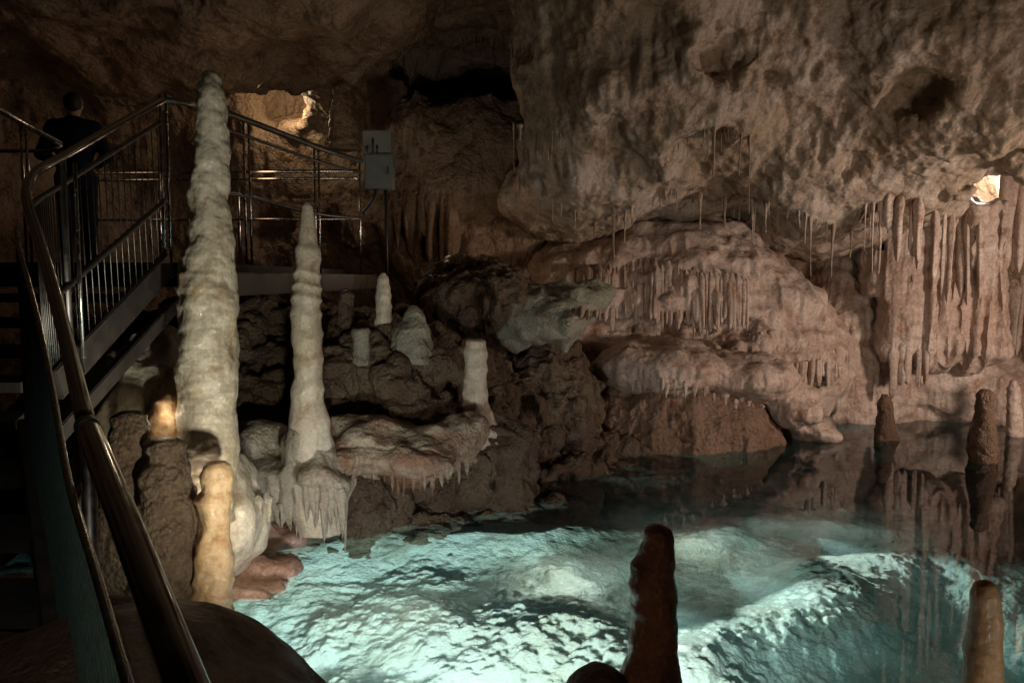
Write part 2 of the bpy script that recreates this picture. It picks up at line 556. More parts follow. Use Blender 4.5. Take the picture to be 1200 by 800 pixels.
# ------------------------------------------------------------------ pool floor
def pool_floor():
    xs = np.concatenate([np.arange(-4, -2.2, 0.06), np.arange(-2.2, 5.0, 0.013), np.arange(5.0, 8.3, 0.06)])
    ys = np.concatenate([np.arange(2.2, 3.9, 0.05), np.arange(3.9, 6.9, 0.012), np.arange(6.9, 12.6, 0.05)])
    X, Y = np.meshgrid(xs, ys, indexing='ij')
    X = X.astype(np.float32); Y = Y.astype(np.float32)
    zz = X * 0
    wx = X + 0.30 * vnoise(X * 1.3, Y * 1.3, zz, 2); wy = Y + 0.25 * vnoise(X * 1.3, Y * 1.3, zz, 8)
    g = lambda cx, cy, rx, ry, rot=0.0: np.exp(-((((wx - cx) * math.cos(rot) + (wy - cy) * math.sin(rot)) / rx) ** 2
                                              + ((-(wx - cx) * math.sin(rot) + (wy - cy) * math.cos(rot)) / ry) ** 2))
    H = -0.85 + 0 * X
    crest = 0.34 * g(-0.45, 5.15, 1.15, 0.75) + 0.28 * g(0.55, 4.95, 0.60, 0.60) + 0.20 * g(-0.1, 4.4, 0.9, 0.4)
    crest2 = 0.26 * g(1.10, 4.50, 0.45, 0.34, 0.75) + 0.36 * g(1.85, 5.10, 0.75, 0.36, 0.72) + 0.34 * g(2.75, 5.75, 0.60, 0.32, 0.45) + 0.2 * g(3.4, 6.2, 0.3, 0.2)
    back = 0.74 * g(-0.9, 6.30, 1.8, 0.50, 0.05) + 0.22 * g(0.5, 6.1, 0.9, 0.55, 0.2) + 0.20 * g(1.9, 7.0, 1.5, 0.5, 0.25) + 0.6 * g(-2.2, 5.8, 0.7, 0.6)
    H = H + crest + crest2 + back - 0.6 * g(3.1, 4.6, 1.0, 0.55, 0.6) - 0.3 * g(2.5, 9.5, 5.0, 1.5)
    H = H + 0.070 * fbm(X * 2.2, Y * 2.2, zz, 5, 4, 0.55)
    patch = np.clip(0.5 + 1.4 * vnoise(X * 2.6, Y * 2.6, zz, 31) + 0.6 * vnoise(X * 7, Y * 7, zz, 33), 0, 1)
    k = np.clip(2.2 * (crest + 2.0 * crest2) + 0.10, 0.10, 1) * (0.45 + 0.55 * patch)
    pc = popcorn(X, Y, zz, 7.0, 40) * 0.05 + popcorn(X, Y, zz, 13.0, 50) * 0.055 + popcorn(X, Y, zz, 27.0, 55) * 0.028
    H = H + k * pc + (1 - k) * 0.008 * vnoise(X * 9, Y * 9, zz, 60)
    # the basin walls rise at the rim of the sheet
    H = np.minimum(H, -0.10)
    V = np.stack([X.ravel(), Y.ravel(), H.ravel()], 1)
    nx, ny = X.shape
    I = np.arange(nx * ny).reshape(nx, ny)
    Fq = np.stack([I[:-1, :-1].ravel(), I[1:, :-1].ravel(), I[1:, 1:].ravel(), I[:-1, 1:].ravel()], 1)
    return mesh_np('pool_floor', V, Fq)


tag(link('pool_floor', pool_floor(), M['pool']), kind='structure')


def box_mesh(name, lo, hi):
    x0, y0, z0 = lo; x1, y1, z1 = hi
    V = np.array([(x0, y0, z0), (x1, y0, z0), (x1, y1, z0), (x0, y1, z0), (x0, y0, z1), (x1, y0, z1), (x1, y1, z1), (x0, y1, z1)])
    Fq = np.array([(3, 2, 1, 0), (4, 5, 6, 7), (0, 1, 5, 4), (1, 2, 6, 5), (2, 3, 7, 6), (3, 0, 4, 7)])
    return mesh_np(name, V, Fq, False)



# ------------------------------------------------------------------ big rock bodies
def E(px, py, D, r):
    return (P(px, py, D), r)


def union(lst, k=0.25):
    def f(X, Y, Z):
        v = None
        for c, r in lst:
            d = ell(X, Y, Z, c, r)
            v = d if v is None else smin(v, d, k)
        return v
    return f


def carve(base, holes, k=0.08, namp=0.08, nf=2.4, s=0):
    def f(X, Y, Z):
        v = base(X, Y, Z)
        v = v + namp * vnoise(X * nf, Y * nf, Z * nf, s) + namp * 0.5 * vnoise(X * nf * 2.3, Y * nf * 2.3, Z * nf * 2, s + 1)
        for c, r in holes:
            v = smax(v, -(ell(X, Y, Z, c, r) + 0.35 * min(r[0], r[2]) * vnoise(X * 7, Y * 5, Z * 7, s + 5)), k)
        return v
    return f


def flow_disp(x, y, z, n, a=0.03, s=0, fl=0.045, ridge=0.0):
    side = (1 - np.abs(n[:, 2])) * np.clip((z + 0.02) * 4, 0, 1)
    d = fl * vnoise(x * 9, y * 9, z * 1.0, s) * side + 0.018 * vnoise(x * 20, y * 20, z * 2.2, s + 2) * side
    if ridge:
        d = d + ridge * (1 - 2.6 * np.abs(vnoise(x * 6.5, y * 6.5, z * 0.45, s + 8))) * side
    d = d + a * fbm(x * 3, y * 3, z * 3, 3, s + 3) + 0.012 * np.sin(z * 26 + 3 * vnoise(x * 2, y * 2, z * 2, s + 5))
    return d - 0.3 * a * np.abs(vnoise(x * 12, y * 12, z * 10, s + 6))


# left bank with the ledge the stalagmites stand on
bank = union([((-2.9, 8.5, 0.0), (2.2, 2.1, 1.80)), ((-1.1, 9.0, -0.1), (1.9, 2.1, 1.62)),
              (P(455, 660, 7.0), (1.25, 1.12, 0.55)), (P(450, 480, 7.45), (0.95, 0.75, 0.38)), (P(350, 600, 6.6), (0.9, 0.6, 0.6)),
              (P(555, 545, 7.2), (0.55, 0.6, 0.55)), (P(600, 635, 7.2), (0.75, 0.95, 0.38)),
              (P(620, 480, 9.2), (0.8, 1.2, 0.85)), (P(720, 575, 8.8), (0.75, 0.8, 0.40)),
              (P(560, 350, 8.9), (0.7, 0.9, 0.42)), (P(440, 440, 7.6), (0.9, 0.8, 0.5))], 0.20)
o = body('rock_bank', carve(bank, [E(588, 405, 7.9, (0.10, 0.35, 0.09)), E(655, 530, 8.0, (0.35, 0.5, 0.16)), 
                                   E(740, 520, 8.1, (0.35, 0.45, 0.18)), E(640, 575, 7.4, (0.25, 0.35, 0.16)), E(375, 640, 5.95, (0.16, 0.35, 0.16))], 0.05, 0.12, 3.1, 5),
         (-4.8, 5.3, -1.4), (2.3, 11.2, 2.3), 0.065, 2,
         lambda x, y, z, n: rock_disp(x, y, z, n, 0.075, 0.03, 3) + 0.05 * popcorn(x, y, z, 3.4, 8) + 0.05 * popcorn(x, y, z, 7.5, 9), M['bank'])
tag(o, 'dark brown lumpy rock bank rising from the left edge of the pool', 'rock')

o = body('overhanging_bulge', carve(union([E(440, 525, 6.35, (0.50, 0.45, 0.24)), E(500, 535, 6.3, (0.32, 0.35, 0.20)), E(405, 535, 6.3, (0.22, 0.3, 0.26)), E(535, 515, 6.5, (0.22, 0.3, 0.18)),
                                   E(415, 600, 6.45, (0.22, 0.25, 0.4))], 0.10),
                                  [E(512, 590, 6.0, (0.30, 0.35, 0.13)), E(446, 592, 5.9, (0.10, 0.2, 0.06)), E(545, 530, 5.9, (0.04, 0.2, 0.05))], 0.04, 0.10, 3.6, 15),
         (-2.0, 5.4, -0.4), (0.4, 7.3, 1.4), 0.04, 2, lambda x, y, z, n: rock_disp(x, y, z, n, 0.03, 0.012, 16), M['bulge'])
tag(o, 'reddish brown bulge of rock overhanging the water with pale dripping lower edge', 'rock overhang')

o = body('dripstone_apron', carve(union([E(362, 530, 5.88, (0.17, 0.16, 0.34)), E(375, 560, 5.80, (0.19, 0.18, 0.20)), E(325, 570, 6.0, (0.36, 0.28, 0.26)), E(290, 585, 5.9, (0.22, 0.25, 0.28)),
                                   E(300, 530, 6.2, (0.30, 0.25, 0.25)), E(388, 575, 5.78, (0.11, 0.13, 0.15))], 0.09),
                                  [], 0.04, 0.05, 5.0, 17),
         (-2.7, 5.2, -0.2), (-0.8, 6.9, 1.5), 0.035, 2, lambda x, y, z, n: flow_disp(x, y, z, n, 0.02, 18), M['apron'])
tag(o, 'pale grey dripstone apron below the slender ringed stalagmite', 'dripstone mass')

o = body('low_ledge', carve(union([E(300, 628, 5.95, (0.40, 0.25, 0.12)), E(300, 660, 5.45, (0.36, 0.26, 0.06)), E(285, 690, 5.1, (0.30, 0.30, 0.06))], 0.10), [], 0.03, 0.045, 6, 19),
         (-2.6, 4.4, -0.4), (-0.9, 6.3, 0.5), 0.035, 2, lambda x, y, z, n: rock_disp(x, y, z, n, 0.03, 0.0, 20), M['pinkledge'])
tag(o, 'smooth pinkish ledge just above the water left of the skirt of stalactites', 'rock ledge')

o = body('boulder', carve(union([E(625, 375, 8.35, (0.50, 0.40, 0.30)), E(672, 352, 8.6, (0.40, 0.35, 0.20)), E(600, 350, 8.6, (0.3, 0.35, 0.2))], 0.12), [E(588, 405, 7.9, (0.09, 0.35, 0.08))], 0.05, 0.12, 3.2, 12),
         (-0.6, 7.2, 1.0), (1.5, 9.2, 2.4), 0.05, 2, lambda x, y, z, n: rock_disp(x, y, z, n, 0.03, 0.01, 13), M['palerock'])
tag(o, 'pale grey green boulder at the top of the bank, middle of the cave', 'boulder')

# hanging vault on the upper right
vault = union([((3.6, 9.6, 5.2), (3.6, 2.3, 1.75)), ((1.6, 9.2, 4.5), (1.5, 1.6, 1.60)), ((5.2, 8.8, 4.5), (2.2, 1.9, 1.5)),
               ((3.2, 9.6, 3.8), (1.3, 1.2, 0.95)), ((4.6, 9.9, 3.5), (1.3, 1.1, 0.85)), ((1.2, 8.4, 5.6), (1.2, 2.0, 1.2)),
               (P(690, 190, 9.4), (0.75, 0.8, 0.75)), (P(960, 215, 9.4), (0.9, 0.8, 0.55)),
               E(800, 222, 11.2, (1.7, 0.9, 0.40)), E(965, 262, 11.4, (1.1, 0.8, 0.55)), E(665, 235, 10.9, (0.85, 0.9, 0.55)), E(860, 190, 10.2, (1.6, 0.9, 0.4))], 0.36)
def vault_disp(x, y, z, n):
    d = rock_disp(x, y, z, n, 0.038, 0.03, 31, 0.0) + 0.02 * popcorn(x, y, z, 6, 32)
    m = np.clip(0.3 + 1.5 * vnoise(x * 1.1, y * 1.1, z * 1.1, 77), 0, 1)
    pits = np.clip(0.42 - worley(x * 5, y * 5, z * 4, 78), 0, 1)
    fl = vnoise(x * 17, y * 17, z * 1.2, 79)
    return d - 0.10 * pits * m + 0.016 * fl * (1 - m)


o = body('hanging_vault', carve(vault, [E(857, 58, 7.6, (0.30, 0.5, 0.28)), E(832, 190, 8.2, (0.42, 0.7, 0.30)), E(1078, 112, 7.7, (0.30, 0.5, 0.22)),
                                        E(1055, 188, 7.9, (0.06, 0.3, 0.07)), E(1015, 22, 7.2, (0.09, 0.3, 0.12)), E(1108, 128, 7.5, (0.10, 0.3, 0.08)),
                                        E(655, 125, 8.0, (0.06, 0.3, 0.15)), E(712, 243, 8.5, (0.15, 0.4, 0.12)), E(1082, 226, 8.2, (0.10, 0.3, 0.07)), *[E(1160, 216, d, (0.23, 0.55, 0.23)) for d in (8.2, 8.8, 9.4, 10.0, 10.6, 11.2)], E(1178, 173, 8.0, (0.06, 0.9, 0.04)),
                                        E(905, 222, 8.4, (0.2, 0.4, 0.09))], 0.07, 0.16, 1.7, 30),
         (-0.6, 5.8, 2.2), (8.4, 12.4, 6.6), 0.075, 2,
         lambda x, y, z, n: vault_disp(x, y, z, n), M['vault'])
tag(o, 'massive grey brown vault of rock hanging from the ceiling over the right of the pool', 'rock vault')

# flowstone
o = body('flowstone_dome', carve(union([((2.3, 11.55, 1.2), (1.85, 1.6, 1.75)), ((3.45, 11.3, 0.75), (1.25, 1.25, 1.35)), ((0.95, 11.5, 1.4), (1.0, 1.4, 1.25))], 0.3),
                                 [E(780, 388, 10.1, (1.30, 0.45, 0.20)), E(955, 440, 10.1, (0.75, 0.35, 0.16))], 0.05, 0.07, 2.2, 41),
         (-0.4, 9.2, -0.6), (5.0, 13.4, 3.4), 0.06, 2, lambda x, y, z, n: flow_disp(x, y, z, n, 0.03, 42, 0.05, 0.05), M['flow'])
tag(o, 'wide pinkish flowstone dome with a ridged back behind the brown mound', 'flowstone')

o = body('flowstone_mound', carve(union([((2.0, 9.95, -0.35), (1.25, 1.0, 1.58)), ((2.7, 10.1, -0.4), (0.72, 0.85, 1.2))], 0.3), [], 0.05, 0.05, 2.4, 51),
         (0.3, 8.6, -1.0), (4.0, 11.6, 1.7), 0.055, 2, lambda x, y, z, n: rock_disp(x, y, z, n, 0.05, 0.02, 52), M['brownflow'])
tag(o, 'rounded dark brown flowstone mound at the water edge below the pinkish dome', 'flowstone')

o = body('flowstone_drape', carve(union([E(775, 430, 9.75, (0.85, 0.85, 0.34)), E(870, 440, 9.75, (0.65, 0.75, 0.30)), E(925, 475, 9.9, (0.35, 0.6, 0.26)), E(945, 500, 10.1, (0.32, 0.5, 0.16))], 0.12),
                                [], 0.05, 0.06, 3.0, 55),
         (0.6, 8.5, -0.4), (4.6, 11.0, 1.7), 0.045, 2, lambda x, y, z, n: flow_disp(x, y, z, n, 0.03, 56, 0.04), M['flow'])
tag(o, 'pinkish flowstone cap with a ragged rim poured over the brown mound', 'flowstone')

o = body('flowstone_cascade', carve(union([((4.85, 12.1, 0.7), (0.7, 1.1, 2.0)), ((5.0, 12.1, 0.1), (1.25, 1.2, 1.45)), ((4.3, 12.0, -0.2), (1.1, 0.9, 1.1)), ((4.0, 11.7, -0.2), (0.7, 0.7, 1.15))], 0.3),
                                    [], 0.05, 0.06, 2.4, 61),
         (2.7, 9.6, -1.0), (6.9, 13.2, 2.9), 0.06, 2, lambda x, y, z, n: flow_disp(x, y, z, n, 0.035, 62, 0.03), M['flow'])
tag(o, 'cone shaped flowstone cascade spreading down beside the tall right curtain', 'flowstone')

def curtain_fn(X, Y, Z):
    v = rbox(X, Y, Z, (5.75, 10.95, 2.05), (0.66, 0.42, 1.28), 0.34)
    v = smin(v, rbox(X, Y, Z, (5.45, 11.0, 2.55), (0.55, 0.40, 0.85), 0.30), 0.15)
    v = smin(v, rbox(X, Y, Z, (6.35, 10.75, 1.75), (0.20, 0.25, 0.80), 0.15), 0.10)
    v = smin(v, ell(X, Y, Z, (5.85, 10.9, 2.95), (0.7, 0.6, 0.7)), 0.15)
    v = v + 0.05 * vnoise(X * 2.4, Y * 2.4, Z * 1.2, 65) - 0.10 * (1 - 2.4 * np.abs(vnoise(X * 5.2, Y * 2.0, Z * 0.35, 66)))
    for d in (9.8, 10.3, 10.8, 11.3, 11.8):
        c, r = E(1160, 216, d, (0.26, 0.5, 0.27))
        v = smax(v, -(ell(X, Y, Z, c, r) + 0.09 * vnoise(X * 7, Y * 5, Z * 7, 35)), 0.05)
    return v


o = body('flowstone_curtain', curtain_fn,
         (4.5, 9.8, 0.4), (7.2, 11.9, 4.0), 0.04, 2, lambda x, y, z, n: flow_disp(x, y, z, n, 0.012, 66, 0.03, 0.05), M['flow'])
tag(o, 'tall fluted pinkish flowstone curtain hanging at the right beside the bright gap', 'flowstone curtain')

o = body('flowstone_shelf', carve(union([((6.2, 12.1, -0.15), (2.2, 0.95, 0.62)), ((4.6, 11.9, -0.25), (1.4, 0.8, 0.50)), ((6.2, 11.8, 0.55), (1.1, 0.9, 0.60)), ((6.9, 11.6, 0.3), (1.0, 0.9, 0.6))], 0.25), [], 0.05, 0.07, 2.6, 71),
         (2.9, 10.3, -1.0), (8.5, 13.2, 1.6), 0.06, 2, lambda x, y, z, n: flow_disp(x, y, z, n, 0.04, 72, 0.012), M['flow'])
tag(o, 'low pale flowstone shelf along the far right water edge', 'flowstone')

# ledge below the tall pale stalagmite
ledge = union([E(248, 655, 5.25, (0.28, 0.40, 0.60)), E(265, 600, 5.25, (0.26, 0.35, 0.42)), E(140, 640, 5.2, (0.50, 0.45, 0.75)), E(150, 480, 5.1, (0.42, 0.4, 0.38)), E(178, 420, 5.4, (0.26, 0.25, 0.25))], 0.12)
o = body('ledge', carve(ledge, [], 0.05, 0.06, 3, 81), (-3.6, 3.9, -1.0), (-0.6, 6.5, 1.7), 0.045, 2,
         lambda x, y, z, n: rock_disp(x, y, z, n, 0.03, 0.015, 82), M['pale'])
tag(o, 'pale lumpy calcite ledge under the tallest stalagmite at the left water edge', 'rock ledge')

# dark foreground mound
fg = union([((-1.05, 1.9, 0.60), (0.62, 0.75, 0.52)), ((-0.55, 1.75, 0.25), (0.55, 0.6, 0.62)), ((-1.9, 2.6, 0.2), (1.0, 1.0, 0.7))], 0.25)
o = body('rock_mound', carve(fg, [], 0.05, 0.03, 3, 91), (-3.2, 0.9, -0.8), (0.4, 3.9, 1.4), 0.045, 2,
         lambda x, y, z, n: rock_disp(x, y, z, n, 0.012, 0.0, 92), M['dark'])
tag(o, 'smooth dark rock mound below the handrail in the bottom left foreground', 'rock')
fg2 = union([((0.45, 2.3, -0.1), (0.8, 0.55, 0.75)), ((1.5, 2.4, -0.4), (1.2, 0.6, 0.7)), ((0.28, 2.55, 0.62), (0.13, 0.12, 0.12))], 0.1)
o = body('foreground_rock', carve(fg2, [], 0.05, 0.03, 3, 95), (-0.7, 1.5, -1.3), (3.0, 3.3, 1.1), 0.04, 2,
         lambda x, y, z, n: rock_disp(x, y, z, n, 0.012, 0.0, 96), M['dark'])
tag(o, 'dark rock knob poking up at the bottom edge beside the rusty stalagmite', 'rock')


# ------------------------------------------------------------------ stalactites and columns
def drip_mesh(name, seed, kind):
    """unit length, unit top radius; hangs down from z=0 to z=-1"""
    n, A = 26, 18
    t = np.linspace(0, 1, n)
    if kind == 'cone':
        r = (1 - t) ** 0.8 * (1 + 0.10 * np.sin(t * 13 + seed)) * np.clip(0.25 + t * 4.5, 0, 1)
    elif kind == 'column':
        r = (0.80 + 0.25 * (1 - t) ** 3 - 0.30 * t ** 2) * np.clip(0.30 + t * 4.5, 0, 1) * (1 + 0.12 * np.sin(t * 9 + seed * 2.1))
        r[-3:] *= np.array([0.85, 0.6, 0.12])
    else:
        r = (0.22 + 0.78 * (1 - t) ** 3) * (1 + 0.08 * np.sin(t * 17 + seed)); r[-1] *= 0.3; r *= np.clip(0.5 + t * 6, 0, 1)
    rs = np.random.default_rng(seed)
    ph = rs.uniform(0, 6)
    V = []
    for i in range(n):
        th = np.linspace(0, 2 * np.pi, A, endpoint=False)
        rr = r[i] * (1 + 0.13 * np.sin(3 * th + ph + t[i] * 2) + 0.07 * np.sin(5 * th + ph * 2))
        ox = 0.18 * math.sin(t[i] * 5 + ph) * t[i]; oy = 0.18 * math.cos(t[i] * 4 + ph) * t[i]
        V += [(rr[j] * math.cos(th[j]) + ox, rr[j] * math.sin(th[j]) + oy, -t[i]) for j in range(A)]
    faces = [(i * A + (j + 1) % A, (i + 1) * A + (j + 1) % A, (i + 1) * A + j, i * A + j) for i in range(n - 1) for j in range(A)]
    faces.append(tuple(range(A))); faces.append(tuple(range((n - 1) * A, n * A))[::-1])
    me = bpy.data.meshes.new(name)
    me.from_pydata(V, [], faces)
    me.polygons.foreach_set("use_smooth", np.ones(len(me.polygons), bool))
    return me


DRIP = {}


def drip(kind, mat, v):
    key = (kind, mat, v)
    if key not in DRIP:
        me = drip_mesh('stalactite', v * 7 + len(kind), kind)
        me.materials.append(M[mat])
        DRIP[key] = me
    return DRIP[key]


ORD = ['leftmost', 'second', 'third', 'fourth', 'fifth', 'sixth', 'seventh', 'eighth', 'ninth', 'tenth', 'eleventh', 'twelfth', 'thirteenth',
       'fourteenth', 'fifteenth', 'sixteenth', 'seventeenth', 'eighteenth', 'nineteenth', 'twentieth', 'twenty first', 'twenty second', 'twenty third',
       'twenty fourth', 'twenty fifth', 'twenty sixth', 'twenty seventh', 'twenty eighth', 'twenty ninth', 'thirtieth', 'thirty first', 'thirty second'] + ['thirty ' + w_ for w_ in ('third', 'fourth', 'fifth', 'sixth', 'seventh', 'eighth', 'ninth')] + ['fortieth'] + ['forty ' + w_ for w_ in ('first', 'second', 'third', 'fourth', 'fifth', 'sixth')]
bpy.context.view_layer.update()
DG = bpy.context.evaluated_depsgraph_get()


def rock_at(px, py, D):
    """the rock surface the drip grows from; falls back to distance D"""
    d = (P(px, py, 10) - Vector((0, 0, CAM_Z))).normalized()
    hit, loc, nor, i, ob, mt = S.ray_cast(DG, Vector((0, 0, CAM_Z)) + d * 4.6, d)
    if hit and abs(loc.y - D) < 2.4:
        return loc
    return P(px, py, D)


def row(pts, n, ln, D, wpx, kind, mat, what, where, jit=0.48, up=0.04, name='stalactite', cat='stalactite', sink=0.7, vary=0.6, lip=None, snap=True):
    """pts: polyline (px,py,length) of the line the drips hang from"""
    xs = [p[0] for p in pts]
    for i in range(n):
        t = (i + 0.5 + random.uniform(-jit, jit)) / n
        x = xs[0] + (xs[-1] - xs[0]) * t
        y = np.interp(x, xs, [p[1] for p in pts]) + random.uniform(-5, 4) * (0.5 if wpx < 7 else 1)
        l = np.interp(x, xs, [p[2] for p in pts]) * random.uniform(1 - ln, 1 + ln * 0.6)
        d = D[0] + (D[1] - D[0]) * t if isinstance(D, tuple) else D
        p = rock_at(x, y, d) if snap else P(x, y, d)
        if kind == 'straw': l *= random.choice((0.35, 0.6, 0.8, 1.0, 1.2, 1.7))
        wid = wpx * random.uniform(1 - vary, 1 + vary * 0.8)
        rad = wid / F * p.y / 2
        p = p + Vector((0, rad * sink, up))
        length = l / F * p.y + up
        o = bpy.data.objects.new(name, drip(kind, mat, random.randrange(5)))
        COL.objects.link(o)
        o.location = p
        o.scale = (rad, rad * random.uniform(0.9, 1.3), length)
        o.rotation_euler = (random.uniform(-0.03, 0.03), random.uniform(-0.03, 0.03), random.uniform(0, 6.28))
        if lip is not None:
            q = rock_at(x + random.uniform(-2, 2), lip, d)
            if q.y < p.y + 0.3 and q.z < p.z - 0.1:
                a = p + Vector((0, -rad * 0.2, 0)); v = (q + Vector((0, -rad * 0.1, 0))) - a
                v = v * (length / max(0.1, v.length)) if v.length < length else v * 1.12
                o.location = a
                o.scale = (rad, rad * 1.1, v.length)
                o.rotation_euler = (-v).to_track_quat('Z', 'Y').to_euler()
        pos = ORD[i] + (' from the left' if i else '')
        if i == n - 1: pos = 'rightmost'
        tag(o, what + ', ' + pos + ' ' + where[0], cat, where[1])


DC = dict(name='dripstone_column', cat='dripstone column')
row([(672, 322, 62), (760, 310, 74), (876, 328, 66)], 44, 0.15, 10.0, 9, 'column', 'flow',
    'slim pinkish pipe', ('in the organ pipe row under the dome', 'organ pipe columns under the pinkish dome'), lip=366, **DC)
row([(440, 226, 60), (535, 222, 82)], 12, 0.35, 10.6, 12, 'column', 'cave',
    'brown dripstone column', ('in the row right of the cabinet', 'dripstone columns beside the cabinet'), **DC)
row([(735, 447, 14), (800, 452, 18), (900, 478, 14)], 18, 0.4, 9.2, 8, 'cone', 'flow',
    'short pinkish drip', ('on the rim of the pinkish cap', 'short drips along the rim of the pinkish cap'), sink=0.0)
row([(862, 384, 22), (900, 400, 44), (960, 412, 48), (1030, 424, 42)], 32, 0.35, 9.9, 9, 'column', 'flow',
    'pinkish brown drip', ('in the sloping fringe right of the mound', 'sloping fringe of dripstone right of the mound'))
row([(1043, 402, 58), (1090, 402, 62)], 6, 0.2, 10.6, 11, 'column', 'flow',
    'ribbed column', ('in the short row at the curtain foot', 'short ribbed columns at the foot of the curtain'), **DC)
row([(1040, 225, 50), (1075, 235, 85), (1150, 262, 105)], 11, 0.3, 10.3, 11, 'column', 'flow',
    'long pinkish fold', ('on the face of the tall curtain', 'long folds of the tall right curtain'), name='curtain_fold', cat='dripstone curtain', sink=0.5, lip=340)
row([(1168, 325, 85), (1203, 325, 90)], 4, 0.1, 10.2, 11, 'column', 'flow',
    'separate pale column', ('at the edge below the bright gap', 'separate columns at the right edge'), **DC)
row([(1188, 188, 130), (1222, 185, 150)], 3, 0.1, 10.5, 19, 'column', 'flow',
    'wide ochre column', ('beside the bright gap', 'wide ochre columns beside the bright gap'), snap=False, up=0.35, **DC)
row([(341, 578, 52), (372, 574, 50), (406, 578, 72)], 14, 0.40, 5.72, 13, 'cone', 'apron',
    'pale stalactite', ('in the skirt of the slender stalagmite', 'skirt stalactites of the slender stalagmite'), up=0.06, sink=0.15)
row([(300, 590, 26), (345, 595, 30)], 7, 0.35, 5.85, 12, 'cone', 'apron',
    'short pale stalactite', ('in the row left of the skirt', 'short stalactites left of the skirt'), up=0.06)
row([(425, 560, 16), (475, 560, 22)], 7, 0.4, 6.1, 7, 'cone', 'bulge',
    'tiny drip', ('under the left half of the bulge', 'tiny drips under the left of the bulge'))
row([(480, 566, 20), (520, 550, 20), (560, 538, 24)], 12, 0.4, 6.2, 8, 'cone', 'bulge',
    'small pointed stalactite', ('over the dark notch in the bank', 'pointed stalactites over the dark notch'))
row([(600, 150, 40), (662, 155, 40)], 12, 0.4, 8.4, 6, 'straw', 'vault',
    'thin stalactite', ('on the left lip of the vault', 'thin stalactites on the left lip of the vault'))
row([(795, 165, 24), (835, 148, 30), (885, 160, 44)], 14, 0.5, 7.9, 5, 'straw', 'vault',
    'thin stalactite', ('at the alcove in the vault', 'thin stalactites at the alcove of the vault'))
row([(1012, 240, 50), (1048, 236, 50)], 7, 0.3, 9.2, 6, 'straw', 'flow',
    'thin stalactite', ('left of the tall curtain top', 'thin stalactites beside the top of the curtain'))
row([(606, 205, 30), (700, 262, 26), (780, 222, 24), (900, 236, 34), (1000, 268, 30)], 44, 0.6, 9.0, 6, 'straw', 'vault',
    'ragged thin stalactite', ('along the bottom rim of the vault', 'ragged stalactites along the bottom rim of the vault'))
row([(440, 42, 16), (530, 42, 20), (610, 40, 20)], 22, 0.4, 10.8, 5, 'straw', 'cave',
    'short stalactite', ('on the upper lip of the recess', 'short stalactites on the upper lip of the recess'))
row([(470, 88, 16), (560, 92, 18)], 12, 0.4, 12, 5, 'straw', 'cave',
    'short stalactite', ('deep in the black recess', 'short stalactites deep in the recess'))
row([(540, 190, 22), (605, 192, 26)], 10, 0.4, 10.8, 6, 'straw', 'cave',
    'thin stalactite', ('on the wall beneath the recess', 'thin stalactites beneath the recess'))

# ------------------------------------------------------------------ stalagmites traced from their outlines
def stalagmite(name, prof, D, mat, label, lump=0.012, rings=14, seed=0, cat='stalagmite', foot=0.0, ringamp=0.006, group=None, depth=1.0):
    """prof: list of (py, left px, right px) from tip to foot; a round body with its real radius at distance D"""
    prof = sorted(prof)
    py = np.array([p[0] for p in prof], float)
    n = max(40, int((py[-1] - py[0]) / 1.6))
    yy = np.linspace(py[0], py[-1], n)
    l = np.interp(yy, py, [p[1] for p in prof]); r = np.interp(yy, py, [p[2] for p in prof])
    A = 72
    th = np.linspace(0, 2 * np.pi, A, endpoint=False)
    V = []
    base = P((prof[-1][1] + prof[-1][2]) / 2, prof[-1][0], D)
    for i in range(n):
        c = P((l[i] + r[i]) / 2, yy[i], D)
        e = P(r[i], yy[i], D)
        R = max(e.x - c.x, 0.001)
        V.append(np.stack([c.x + R * np.cos(th), c.y + R * depth * np.sin(th), np.full(A, c.z)], 1))
    V = np.array(V)
    z = V[:, :, 2]; cx = V[:, :, 0].mean(1)[:, None]; cy = V[:, :, 1].mean(1)[:, None]
    R = np.hypot(V[:, :, 0] - cx, V[:, :, 1] - cy)
    x = V[:, :, 0]; y = V[:, :, 1]
    k = rings / (z.max() - z.min())
    amp = np.clip(R / 0.06, 0, 1)
    d = (1.1 * lump * fbm(x * 6, y * 6, z * 5, 3, seed) + 0.9 * lump * popcorn(x, y, z, 8, seed + 5) + 0.15 * lump
         + ringamp * (1 - np.abs(np.sin(z * k * 3.14 + 1.6 * vnoise(x * 7, y * 7, z * 2.5, seed + 9) + 3.5 * vnoise(z * 2.3, z * 0, z * 0, seed))) * 1.6) * (0.4 + 0.9 * np.clip(0.5 + vnoise(x * 5, y * 5, z * 3, seed + 21), 0, 1.4))
         + 0.35 * lump * popcorn(x, y, z, 22, seed + 31)) * amp
    s = (R + d) / np.maximum(R, 1e-4)
    V[:, :, 0] = cx + (x - cx) * s; V[:, :, 1] = cy + (y - cy) * s
    V = V.reshape(-1, 3)
    tip = V[:A].mean(0) + np.array([0, 0, 0.004])
    V = np.concatenate([V, tip[None]]) - np.array(base)[None]
    me = bpy.data.meshes.new(name)
    faces = []
    for i in range(n - 1):
        for j in range(A):
            j2 = (j + 1) % A
            faces.append((i * A + j, (i + 1) * A + j, (i + 1) * A + j2, i * A + j2))
    for j in range(A):
        faces.append((j, (j + 1) % A, n * A))
    faces.append(tuple(range((n - 1) * A, n * A))[::-1])
    me.from_pydata(V.tolist(), [], faces)
    me.polygons.foreach_set("use_smooth", np.ones(len(me.polygons), bool))
    o = link(name, me, mat)
    o.location = base
    tag(o, label, cat, group)
    return o


